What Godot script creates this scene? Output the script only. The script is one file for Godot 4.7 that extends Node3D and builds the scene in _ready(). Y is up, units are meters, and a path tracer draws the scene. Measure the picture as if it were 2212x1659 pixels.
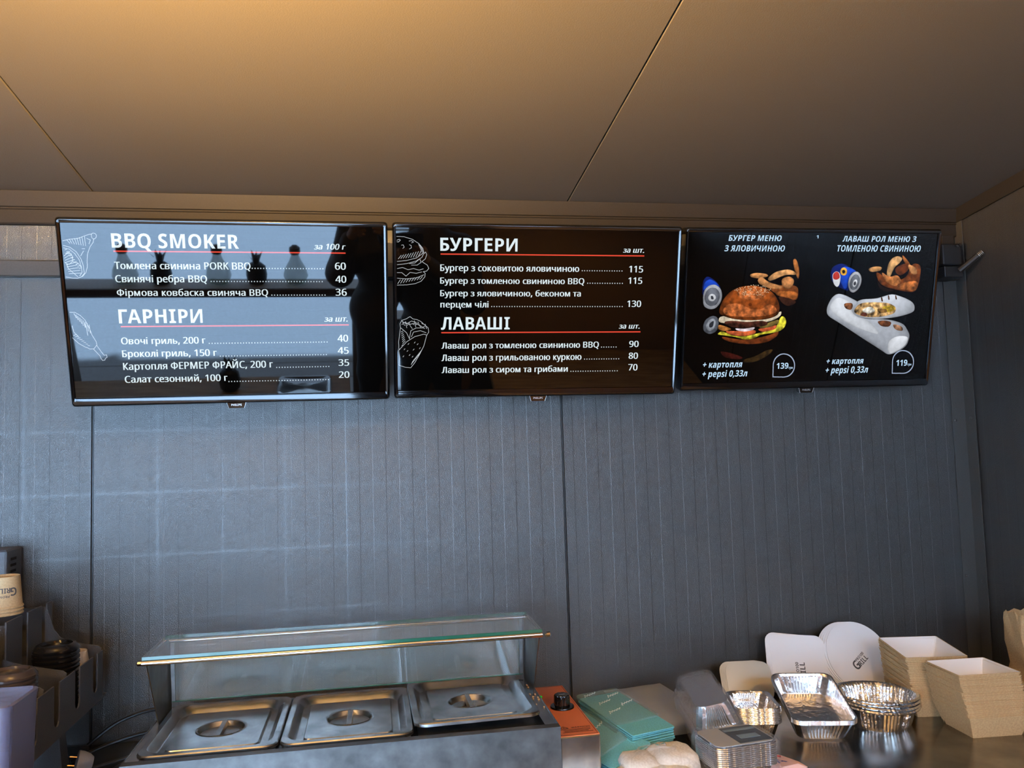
extends Node3D
# Interior of a food kiosk: three menu screens on a dark panel wall, a food warmer and packaging on a steel worktop.

# ---------------------------------------------------------------- mesh builder
class MB:
	var v := PackedVector3Array()
	var uv := PackedVector2Array()
	var has_uv := false
	var xf := Transform3D()

	func tri(a: Vector3, b: Vector3, c: Vector3) -> void:
		v.append(xf * a); v.append(xf * b); v.append(xf * c)

	func quad(a: Vector3, b: Vector3, c: Vector3, d: Vector3) -> void:
		tri(a, b, c); tri(a, c, d)

	func quad_uv(a: Vector3, b: Vector3, c: Vector3, d: Vector3, ua: Vector2, ub: Vector2, uc: Vector2, ud: Vector2) -> void:
		has_uv = true
		quad(a, b, c, d)
		for q in [ua, ub, uc, ua, uc, ud]: uv.append(q)

	func box(c: Vector3, s: Vector3, b := Basis()) -> void:
		var h := s * 0.5
		var p := []
		for k in 8: p.append(c + b * Vector3(h.x if k & 1 else -h.x, h.y if k & 2 else -h.y, h.z if k & 4 else -h.z))
		quad(p[4], p[6], p[7], p[5]); quad(p[1], p[3], p[2], p[0])
		quad(p[0], p[2], p[6], p[4]); quad(p[5], p[7], p[3], p[1])
		quad(p[6], p[2], p[3], p[7]); quad(p[0], p[4], p[5], p[1])

	# loops: arrays of points of equal length, clockwise seen from the end that the loft runs to
	func loft(loops: Array, cap_a := true, cap_b := true) -> void:
		var n: int = loops[0].size()
		for i in loops.size() - 1:
			var l: PackedVector3Array = loops[i]
			var u: PackedVector3Array = loops[i + 1]
			for j in n:
				var k := (j + 1) % n
				quad(l[j], l[k], u[k], u[j])
		if cap_a: fan(loops[0], true)
		if cap_b: fan(loops[-1], false)

	func fan(l: PackedVector3Array, down: bool) -> void:
		var m := Vector3()
		for p in l: m += p
		m /= l.size()
		for j in l.size():
			var k := (j + 1) % l.size()
			if down: tri(m, l[k], l[j])
			else: tri(m, l[j], l[k])

	# body of revolution about y; pts are (radius, height) from the bottom upwards on the outside
	func lathe(pts: Array, n := 32, cap_a := true, cap_b := true) -> void:
		var loops := []
		for p in pts:
			var l := PackedVector3Array()
			for j in n:
				var t := TAU * j / n
				l.append(Vector3(cos(t) * p.x, p.y, sin(t) * p.x))
			loops.append(l)
		loft(loops, cap_a, cap_b)

	func tube(path: PackedVector3Array, r: float, n := 8) -> void:
		var loops := []
		var up := Vector3(0.13, 0.97, 0.21).normalized()
		for i in path.size():
			var d := (path[mini(i + 1, path.size() - 1)] - path[maxi(i - 1, 0)]).normalized()
			var x := up.cross(d)
			if x.length() < 0.05: x = Vector3(1, 0, 0).cross(d)
			x = x.normalized()
			var z := x.cross(d).normalized()
			up = d.cross(x)
			var l := PackedVector3Array()
			for j in n:
				var t := TAU * j / n
				l.append(path[i] + (x * cos(t) + z * sin(t)) * r)
			loops.append(l)
		loft(loops)

	# polygon in local x, y pushed from z = -depth to z = 0
	func extrude(poly: PackedVector2Array, depth: float) -> void:
		var p := poly.duplicate()
		if Geometry2D.is_polygon_clockwise(p): p.reverse()
		var t := Geometry2D.triangulate_polygon(p)
		for i in range(0, t.size(), 3):
			var a := p[t[i]]; var b := p[t[i + 1]]; var c := p[t[i + 2]]
			if (b - a).cross(c - a) > 0.0:
				var k := b; b = c; c = k
			tri(Vector3(a.x, a.y, 0), Vector3(b.x, b.y, 0), Vector3(c.x, c.y, 0))
			tri(Vector3(a.x, a.y, -depth), Vector3(c.x, c.y, -depth), Vector3(b.x, b.y, -depth))
		for i in p.size():
			var a := p[i]; var b := p[(i + 1) % p.size()]
			quad(Vector3(a.x, a.y, -depth), Vector3(a.x, a.y, 0), Vector3(b.x, b.y, 0), Vector3(b.x, b.y, -depth))

	# normals averaged over neighbouring faces that meet at less than the angle
	func mesh(angle := 35.0) -> ArrayMesh:
		var fn := PackedVector3Array()
		var near := {}
		for i in range(0, v.size(), 3):
			fn.append((v[i + 2] - v[i]).cross(v[i + 1] - v[i]))
			for k in 3:
				var key := Vector3i((v[i + k] * 20000.0).round())
				if near.has(key): near[key].append(i / 3)
				else: near[key] = [i / 3]
		var lim := cos(deg_to_rad(angle))
		var nn := PackedVector3Array()
		for i in v.size():
			var f := fn[i / 3].normalized()
			var s := Vector3()
			for j in near[Vector3i((v[i] * 20000.0).round())]:
				if fn[j].normalized().dot(f) > lim: s += fn[j]
			nn.append(s.normalized() if s.length() > 1e-14 else (f if f.length() > 0.5 else Vector3.UP))
		var a := []
		a.resize(Mesh.ARRAY_MAX)
		a[Mesh.ARRAY_VERTEX] = v
		a[Mesh.ARRAY_NORMAL] = nn
		if has_uv: a[Mesh.ARRAY_TEX_UV] = uv
		var m := ArrayMesh.new()
		m.add_surface_from_arrays(Mesh.PRIMITIVE_TRIANGLES, a)
		return m

# rounded rectangle in x, z at height y, clockwise seen from above
func rr(w: float, d: float, r: float, y: float, seg := 5, per_side := 1) -> PackedVector3Array:
	var l := PackedVector3Array()
	r = minf(r, minf(w, d) * 0.499)
	var c := [Vector2(w / 2 - r, d / 2 - r), Vector2(-w / 2 + r, d / 2 - r), Vector2(-w / 2 + r, -d / 2 + r), Vector2(w / 2 - r, -d / 2 + r)]
	for k in 4:
		for s in seg + 1:
			var t := PI / 2 * (k + float(s) / seg)
			l.append(Vector3(c[k].x + cos(t) * r, y, c[k].y + sin(t) * r))
		var e: Vector2 = c[(k + 1) % 4] + Vector2(cos(PI / 2 * (k + 1)), sin(PI / 2 * (k + 1))) * r
		var last := l[l.size() - 1]
		for s in range(1, per_side):
			l.append(last.lerp(Vector3(e.x, y, e.y), float(s) / per_side))
	return l

func round_of(l: PackedVector3Array, r: float, y: float) -> PackedVector3Array:
	var o := PackedVector3Array()
	for p in l:
		var q := Vector2(p.x, p.z).normalized() * r
		o.append(Vector3(q.x, y, q.y))
	return o

func rbox(w: float, h: float, d: float, c := 0.003, at := Vector3.ZERO) -> MB:
	var m := MB.new()
	m.xf = Transform3D(Basis(), at)
	m.loft([rr(w - 2 * c, d - 2 * c, c, 0, 2), rr(w, d, c * 1.5, c, 2), rr(w, d, c * 1.5, h - c, 2), rr(w - 2 * c, d - 2 * c, c, h, 2)])
	return m

# ---------------------------------------------------------------- scene tree
var names := {}

func numbered(called: String) -> String:
	names[called] = names.get(called, -1) + 1
	return called if names[called] == 0 else "%s_%03d" % [called, names[called]]

func thing(called: String, label: String, category: String, group := "", xf := Transform3D()) -> Node3D:
	var o := Node3D.new()
	o.name = numbered(called)
	o.transform = xf
	add_child(o)
	o.set_meta("label", label); o.set_meta("category", category)
	if group: o.set_meta("group", group)
	return o

func part(called: String, m: Variant, mat: Material, parent: Node, angle := 35.0, label := "") -> MeshInstance3D:
	var o := MeshInstance3D.new()
	o.name = called
	o.mesh = m.mesh(angle) if m is MB else m
	o.material_override = mat
	parent.add_child(o, true)
	if label: o.set_meta("label", label)
	return o

func single(called: String, m: Variant, mat: Material, label: String, category: String, group := "", xf := Transform3D(), angle := 35.0) -> MeshInstance3D:
	var o := part(numbered(called), m, mat, self, angle)
	o.transform = xf
	o.set_meta("label", label); o.set_meta("category", category)
	if group: o.set_meta("group", group)
	return o

func structure(called: String, m: Variant, mat: Material, angle := 35.0) -> Node3D:
	var o: Node3D
	if m == null:
		o = Node3D.new()
		o.name = called
		add_child(o)
	else:
		o = part(called, m, mat, self, angle)
	o.set_meta("kind", "structure")
	return o

func copy(o: Node3D, called: String, xf: Transform3D, label: String, group := "") -> Node3D:
	var c: Node3D = o.duplicate()
	c.name = numbered(called)
	add_child(c)
	c.transform = xf
	c.set_meta("label", label)
	if group: c.set_meta("group", group)
	return c

func pose(at: Vector3, yaw := 0.0, pitch := 0.0, roll := 0.0) -> Transform3D:
	return Transform3D(Basis.from_euler(Vector3(deg_to_rad(pitch), deg_to_rad(yaw), deg_to_rad(roll))), at)

# ---------------------------------------------------------------- materials
func lin(r: float, g: float, b: float) -> Color:
	return Color(r, g, b).linear_to_srgb()

func mat(c: Color, rough := 0.6, metal := 0.0, spec := 0.5) -> StandardMaterial3D:
	var m := StandardMaterial3D.new()
	m.albedo_color = c
	m.roughness = rough
	m.metallic = metal
	m.metallic_specular = spec
	return m

func noise(freq: float, kind := FastNoiseLite.TYPE_SIMPLEX, octaves := 3, sd := 1) -> FastNoiseLite:
	var n := FastNoiseLite.new()
	n.noise_type = kind
	n.frequency = freq
	n.fractal_octaves = octaves
	n.seed = sd
	return n

func noise_tex(n: FastNoiseLite, size: int, lo: Color, hi: Color, normal := false, strength := 4.0) -> NoiseTexture2D:
	var t := NoiseTexture2D.new()
	t.width = size; t.height = size
	t.seamless = true
	t.noise = n
	if normal:
		t.as_normal_map = true
		t.bump_strength = strength
	else:
		var g := Gradient.new()
		g.set_color(0, lo); g.set_color(1, hi)
		t.color_ramp = g
	return t

func grain(m: StandardMaterial3D, tex: Texture2D, scale: Vector3, world := false) -> StandardMaterial3D:
	m.albedo_texture = tex
	m.uv1_triplanar = true
	m.uv1_world_triplanar = world
	m.uv1_scale = scale
	return m

func bumpy(m: StandardMaterial3D, tex: Texture2D, amount: float, scale: Vector3) -> StandardMaterial3D:
	m.normal_enabled = true
	m.normal_texture = tex
	m.normal_scale = amount
	m.uv1_triplanar = true
	m.uv1_scale = scale
	return m

func glass_mat(tint := Color(0.85, 0.95, 0.92, 0.06)) -> StandardMaterial3D:
	var m := mat(tint, 0.0)
	m.transparency = BaseMaterial3D.TRANSPARENCY_ALPHA
	return m

# ---------------------------------------------------------------- lettering
func font(bold: bool, family := "Droid Sans") -> SystemFont:
	var f := SystemFont.new()
	f.font_names = PackedStringArray([family])
	f.font_weight = 700 if bold else 400
	return f

var glyph_cache := {}

# flat triangles of a line of text, scaled so that capital letters are 1 high; [points, left, right]
func letters(s: String, bold: bool, family := "Droid Sans") -> Array:
	var key := s + str(bold) + family
	if glyph_cache.has(key): return glyph_cache[key]
	var t := TextMesh.new()
	t.font = font(bold, family)
	t.font_size = 64
	t.pixel_size = 1.0 / 45.7
	t.depth = 0.0
	t.curve_step = 1.5
	t.horizontal_alignment = HORIZONTAL_ALIGNMENT_LEFT
	t.text = s
	var a := t.get_mesh_arrays()
	var p: PackedVector3Array = a[Mesh.ARRAY_VERTEX]
	var idx: Variant = a[Mesh.ARRAY_INDEX]
	var o := PackedVector2Array()
	if idx != null and idx.size():
		for i in idx: o.append(Vector2(p[i].x, p[i].y))
	else:
		for q in p: o.append(Vector2(q.x, q.y))
	var lo := INF; var hi := -INF; var base := INF; var top := -INF
	for q in o:
		lo = minf(lo, q.x); hi = maxf(hi, q.x)
		base = minf(base, q.y); top = maxf(top, q.y)
	# the text is centred upright on its line: find where its baseline lies from a letter without descender
	var ref := 0.0
	if s != "Н":
		ref = letters("Н", bold, family)[3]
	else:
		ref = base
	for i in o.size(): o[i].y -= ref
	glyph_cache[key] = [o, lo, hi, ref]
	return glyph_cache[key]

# lettering as a thin mesh in x, y; width and cap height in metres, centred
func lettering(s: String, width: float, cap: float, bold := true, slant := 0.0, family := "Droid Sans") -> ArrayMesh:
	var g := letters(s, bold, family)
	var k: float = width / (g[2] - g[1])
	var m := MB.new()
	var o: PackedVector2Array = g[0]
	for i in range(0, o.size(), 3):
		var q := []
		for j in 3: q.append(Vector3((o[i + j].x - g[1]) * k - width / 2 + o[i + j].y * cap * slant, o[i + j].y * cap, 0))
		if (q[1] - q[0]).cross(q[2] - q[0]).z > 0: m.tri(q[0], q[2], q[1])
		else: m.tri(q[0], q[1], q[2])
	return m.mesh()

func fill_tri(im: Image, a: Vector2, b: Vector2, c: Vector2, col: Color) -> void:
	var y0 := int(ceil(minf(a.y, minf(b.y, c.y)) - 0.5)); var y1 := int(floor(maxf(a.y, maxf(b.y, c.y)) - 0.5))
	for y in range(maxi(y0, 0), mini(y1, im.get_height() - 1) + 1):
		var yy := y + 0.5
		var lo := INF; var hi := -INF
		for e in [[a, b], [b, c], [c, a]]:
			var p: Vector2 = e[0]; var q: Vector2 = e[1]
			if (p.y <= yy) != (q.y <= yy):
				var x := p.x + (q.x - p.x) * (yy - p.y) / (q.y - p.y)
				lo = minf(lo, x); hi = maxf(hi, x)
		if hi > lo:
			var x0 := int(round(lo)); var x1 := int(round(hi))
			if x1 > x0: im.fill_rect(Rect2i(x0, y, x1 - x0, 1), col)

func write_text(im: Image, s: String, x: float, base: float, width: float, cap: float, bold: bool, slant: float, col: Color, heavier := 0.0) -> void:
	var g := letters(s, bold)
	var k: float = width / (g[2] - g[1])
	var o: PackedVector2Array = g[0]
	for i in range(0, o.size(), 3):
		var q := []
		for j in 3: q.append(Vector2(x + (o[i + j].x - g[1]) * k + o[i + j].y * cap * slant, base - o[i + j].y * cap))
		fill_tri(im, q[0], q[1], q[2], col)
		if heavier > 0.0:
			var h := Vector2(heavier, 0)
			fill_tri(im, q[0] + h, q[1] + h, q[2] + h, col)

func stroke(im: Image, pts: Array, r: float, col: Color) -> void:
	for i in range(0, pts.size() - 2, 2):
		var a := Vector2(pts[i], pts[i + 1]); var b := Vector2(pts[i + 2], pts[i + 3])
		var n := maxi(1, int(a.distance_to(b) / 2.0))
		for k in n + 1:
			var p := a.lerp(b, float(k) / n)
			im.fill_rect(Rect2i(int(p.x - r), int(p.y - r), int(2 * r), int(2 * r)), col)

func paint(im: Image, hex: String, shade: float, rough: float, pts: Array, n: FastNoiseLite) -> void:
	var c := Color.html(hex)
	var y0 := INF; var y1 := -INF
	var pl := PackedVector2Array()
	for i in range(0, pts.size(), 2):
		pl.append(Vector2(pts[i], pts[i + 1]))
	for k in 3:   # round the corners
		var q := PackedVector2Array()
		for i in pl.size():
			var a := pl[i]; var b := pl[(i + 1) % pl.size()]
			q.append(a.lerp(b, 0.22)); q.append(a.lerp(b, 0.78))
		pl = q
	for q in pl:
		y0 = minf(y0, q.y); y1 = maxf(y1, q.y)
	for y in range(int(y0), int(y1) + 1):
		var xs := []
		var yy := y + 0.5
		for i in pl.size():
			var a := pl[i]; var b := pl[(i + 1) % pl.size()]
			if (a.y <= yy) != (b.y <= yy): xs.append(a.x + (b.x - a.x) * (yy - a.y) / (b.y - a.y))
		xs.sort()
		for k in range(0, xs.size() - 1, 2):
			var w: float = xs[k + 1] - xs[k]
			for x in range(int(xs[k]), int(xs[k + 1])):
				var u: float = (x - xs[k]) / maxf(w, 1.0) * 2.0 - 1.0
				var l := 1.0 + shade * (0.35 - (yy - y0) / (y1 - y0)) - shade * 0.8 * pow(absf(u), 4.0) + rough * n.get_noise_2d(x, y)
				im.set_pixel(x, y, Color(clampf(c.r * l, 0, 1), clampf(c.g * l, 0, 1), clampf(c.b * l, 0, 1)))

# ---- what the screens show, in pixels of a 2048 x 1152 picture: text, left, baseline, width, cap height, bold, slanted
const TEXT_1 = [
	["BBQ SMOKER", 300, 155, 792, 91, 1, 0],
	["за 100 г", 1579, 154, 203, 38, 0, 1],
	["ГАРНІРИ", 307, 651, 527, 92, 1, 0],
	["за шт.", 1633, 649, 156, 39, 0, 1],
	["Томлена свинина PORK BBQ", 306, 293, 851, 47, 0, 0],
	["60", 1715, 290, 71, 48, 0, 0],
	["Свинячі ребра BBQ", 305, 379, 569, 46, 0, 0],
	["40", 1716, 379, 71, 47, 0, 0],
	["Фірмова ковбаска свиняча BBQ", 308, 469, 955, 44, 0, 0],
	["36", 1715, 469, 73, 48, 0, 0],
	["Овочі гриль, 200 г", 310, 791, 531, 45, 0, 0],
	["40", 1720, 790, 70, 48, 0, 0],
	["Броколі гриль, 150 г", 310, 878, 599, 46, 0, 0],
	["45", 1719, 876, 73, 47, 0, 0],
	["Картопля ФЕРМЕР ФРАЙС, 200 г", 310, 965, 964, 48, 0, 0],
	["35", 1722, 962, 71, 47, 0, 0],
	["Салат сезонний, 100 г", 314, 1053, 656, 46, 0, 0],
	["20", 1722, 1048, 71, 46, 0, 0]]
const TEXT_2 = [
	["БУРГЕРИ", 308, 157, 550, 90, 1, 0],
	["за шт.", 1634, 157, 156, 37, 0, 1],
	["ЛАВАШІ", 311, 715, 497, 89, 1, 0],
	["за шт.", 1622, 712, 156, 38, 0, 1],
	["Бургер з соковитою яловичиною", 307, 298, 1002, 46, 0, 0],
	["115", 1684, 299, 104, 47, 0, 0],
	["Бургер з томленою свининою BBQ", 306, 387, 1043, 43, 0, 0],
	["115", 1682, 382, 103, 46, 0, 0],
	["Бургер з яловичиною, беконом та", 306, 476, 1020, 43, 0, 0],
	["перцем чілі", 307, 556, 343, 44, 0, 0],
	["130", 1680, 552, 103, 47, 0, 0],
	["Лаваш рол з томленою свининою BBQ", 313, 852, 1159, 44, 0, 0],
	["90", 1706, 849, 70, 45, 0, 0],
	["Лаваш рол з грильованою куркою", 313, 942, 1030, 47, 0, 0],
	["80", 1705, 938, 69, 46, 0, 0],
	["Лаваш рол з сиром та грибами", 314, 1030, 928, 45, 0, 0],
	["70", 1705, 1026, 69, 48, 0, 0]]
const TEXT_3 = [
	["БУРГЕР МЕНЮ", 319, 63, 422, 43, 1, 1],
	["З ЯЛОВИЧИНОЮ", 289, 141, 483, 45, 1, 1],
	["1", 1028, 41, 17, 24, 1, 0],
	["ЛАВАШ РОЛ МЕНЮ З", 1244, 64, 617, 43, 1, 1],
	["ТОМЛЕНОЮ СВИНИНОЮ", 1200, 140, 705, 48, 1, 1],
	["+ картопля", 157, 1033, 319, 49, 1, 1],
	["+ pepsi 0,33л", 156, 1106, 366, 49, 1, 1],
	["+ картопля", 1180, 1021, 313, 47, 1, 1],
	["+ pepsi 0,33л", 1177, 1095, 361, 51, 1, 1],
	["139", 766, 1051, 98, 46, 1, 0],
	["грн", 868, 1053, 34, 20, 1, 0],
	["119", 1783, 1045, 96, 48, 1, 0],
	["грн", 1883, 1044, 33, 20, 1, 0]]
const DOTS_1 = [[1163, 1638, 288], [895, 1629, 376], [1283, 1643, 468], [860, 1649, 795], [927, 1648, 884], [1295, 1653, 969], [974, 1659, 1062]]
const RULES_1 = [[307, 1789, 178], [315, 1800, 673]]
const DOTS_2 = [[1327, 1647, 293], [1370, 1639, 383], [668, 1640, 553], [1488, 1622, 852], [1362, 1630, 941], [1261, 1631, 1031]]
const RULES_2 = [[310, 1796, 180], [313, 1789, 737]]
const SKETCH_1 = [
	[10, 115, 54, 104, 101, 99, 141, 83, 170, 72, 186, 70],
	[196, 103, 190, 123, 168, 154, 152, 194, 145, 240, 143, 281, 131, 317, 110, 341, 80, 354, 47, 354, 9, 346],
	[10, 145, 49, 155, 85, 185, 109, 230, 120, 276, 121, 323, 105, 343],
	[11, 160, 44, 168, 74, 195, 98, 236, 107, 282, 108, 317, 93, 338],
	[184, 70, 194, 64, 207, 67, 213, 77, 212, 90, 202, 100, 192, 101, 185, 94, 183, 82, 184, 70],
	[18, 196, 37, 188, 53, 198, 61, 221, 56, 246, 38, 264, 21, 262, 11, 251],
	[56, 246, 88, 256, 107, 284],
	[21, 264, 28, 292, 81, 345],
	[128, 179, 109, 210],
	[137, 164, 120, 164],
	[154, 98, 175, 108, 165, 133],
	[12, 576, 42, 576, 74, 597, 101, 629, 121, 677, 136, 730, 157, 772, 160, 794, 139, 820, 114, 820, 81, 803, 49, 782, 14, 744],
	[158, 796, 181, 837, 199, 864, 214, 861, 216, 878, 204, 886, 201, 896, 187, 899, 178, 885, 174, 869, 138, 823],
	[20, 665, 26, 707, 53, 739],
	[94, 645, 106, 687, 109, 729],
	[9, 211, 47, 182],
	[11, 225, 54, 199],
	[14, 239, 61, 217],
	[16, 253, 68, 234],
	[19, 268, 75, 251],
	[21, 282, 83, 268],
	[24, 296, 90, 286],
	[27, 311, 97, 303],
	[29, 325, 104, 321],
	[34, 109, 51, 131],
	[50, 106, 64, 133],
	[65, 103, 78, 135],
	[81, 100, 91, 137],
	[96, 97, 104, 139],
	[111, 93, 117, 141],
	[127, 90, 130, 143],
	[142, 87, 143, 145],
	[18, 172, 29, 168],
	[26, 185, 38, 181],
	[34, 198, 46, 194],
	[43, 212, 54, 207],
	[51, 225, 63, 221],
	[59, 238, 71, 234],
	[68, 251, 80, 247],
	[76, 264, 88, 260],
	[85, 278, 96, 273],
	[93, 291, 105, 287],
	[37, 584, 49, 613],
	[48, 593, 58, 626],
	[58, 603, 68, 638],
	[69, 612, 78, 651],
	[80, 622, 87, 664],
	[91, 631, 97, 676],
	[102, 641, 106, 689],
	[112, 650, 116, 702],
	[123, 660, 126, 715],
	[22, 729, 40, 723],
	[34, 738, 50, 734],
	[45, 748, 61, 745],
	[57, 757, 72, 756],
	[69, 767, 83, 766],
	[81, 777, 93, 777],
	[93, 787, 104, 788],
	[104, 796, 115, 799]]
const SKETCH_2 = [
	[6, 62, 55, 63, 113, 80, 160, 110, 187, 143, 194, 176, 179, 205, 140, 230, 73, 249, 7, 257],
	[7, 234, 73, 227, 140, 210, 184, 178],
	[194, 178, 206, 167, 213, 186, 203, 215, 179, 234, 200, 248, 217, 258, 227, 282, 212, 300, 188, 304, 202, 316, 199, 340, 173, 371, 129, 389, 71, 397, 5, 399],
	[7, 284, 43, 276, 82, 291, 120, 283, 159, 294, 188, 284],
	[6, 312, 38, 312, 67, 336, 96, 310, 139, 316, 178, 306],
	[6, 351, 71, 355, 139, 348, 193, 326],
	[92, 249, 130, 244, 164, 215, 174, 239, 145, 259, 106, 259],
	[7, 88, 22, 81, 31, 87, 17, 100, 7, 98],
	[91, 93, 108, 89, 122, 99, 108, 105],
	[38, 121, 50, 119, 57, 135, 47, 144],
	[93, 118, 105, 123, 107, 139, 93, 147],
	[12, 860, 10, 801, 24, 702, 21, 672, 34, 648, 64, 638, 93, 621, 112, 638, 142, 643, 171, 658, 197, 683, 220, 702, 224, 732, 209, 757, 189, 831, 159, 891, 124, 951, 94, 989, 55, 985, 11, 970, 15, 910, 9, 860],
	[12, 860, 67, 801, 126, 764, 190, 747, 209, 754],
	[27, 702, 67, 737, 87, 781],
	[87, 776, 97, 722, 136, 702, 185, 702],
	[101, 766, 116, 732, 165, 722, 205, 737],
	[34, 677, 58, 663, 88, 677, 127, 668, 166, 687, 195, 707],
	[39, 658, 68, 672, 102, 653, 137, 663],
	[15, 216, 35, 192],
	[33, 214, 52, 188],
	[50, 212, 69, 184],
	[67, 210, 87, 180],
	[85, 208, 104, 176],
	[102, 206, 121, 172],
	[119, 204, 139, 168],
	[137, 202, 156, 164],
	[154, 200, 174, 160],
	[9, 389, 27, 362],
	[29, 386, 46, 359],
	[48, 382, 66, 356],
	[67, 378, 85, 353],
	[87, 374, 104, 350],
	[106, 370, 124, 347],
	[125, 366, 143, 344],
	[145, 362, 163, 341],
	[164, 358, 182, 338],
	[156, 115, 178, 131],
	[159, 123, 180, 136],
	[163, 132, 181, 142],
	[167, 140, 183, 148],
	[171, 149, 185, 154],
	[175, 157, 187, 159],
	[178, 166, 189, 165],
	[182, 175, 191, 171],
	[32, 830, 39, 823],
	[68, 871, 75, 864],
	[104, 913, 111, 905],
	[141, 823, 148, 815],
	[39, 910, 46, 902],
	[76, 821, 83, 813],
	[112, 862, 119, 854],
	[148, 903, 155, 895],
	[48, 859, 54, 851],
	[83, 901, 90, 893],
	[121, 811, 127, 803],
	[157, 852, 163, 844],
	[34, 648, 44, 667],
	[47, 676, 56, 684],
	[60, 656, 69, 701],
	[72, 684, 82, 673],
	[85, 664, 94, 690],
	[97, 692, 107, 707],
	[110, 672, 120, 679],
	[123, 651, 132, 696],
	[135, 679, 145, 669],
	[148, 659, 158, 685],
	[161, 687, 170, 702],
	[174, 667, 183, 675],
	[186, 695, 196, 692],
	[199, 675, 209, 708],
	[162, 886, 172, 861],
	[154, 896, 164, 871],
	[146, 906, 156, 881],
	[138, 916, 148, 891],
	[130, 926, 140, 901],
	[122, 936, 132, 911],
	[114, 946, 124, 921],
	[106, 956, 116, 931],
	[98, 966, 109, 941],
	[28, 731, 40, 724],
	[30, 745, 43, 735],
	[32, 759, 46, 747],
	[34, 773, 49, 759],
	[36, 787, 51, 771],
	[37, 801, 54, 783],
	[39, 815, 57, 795]]
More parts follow.
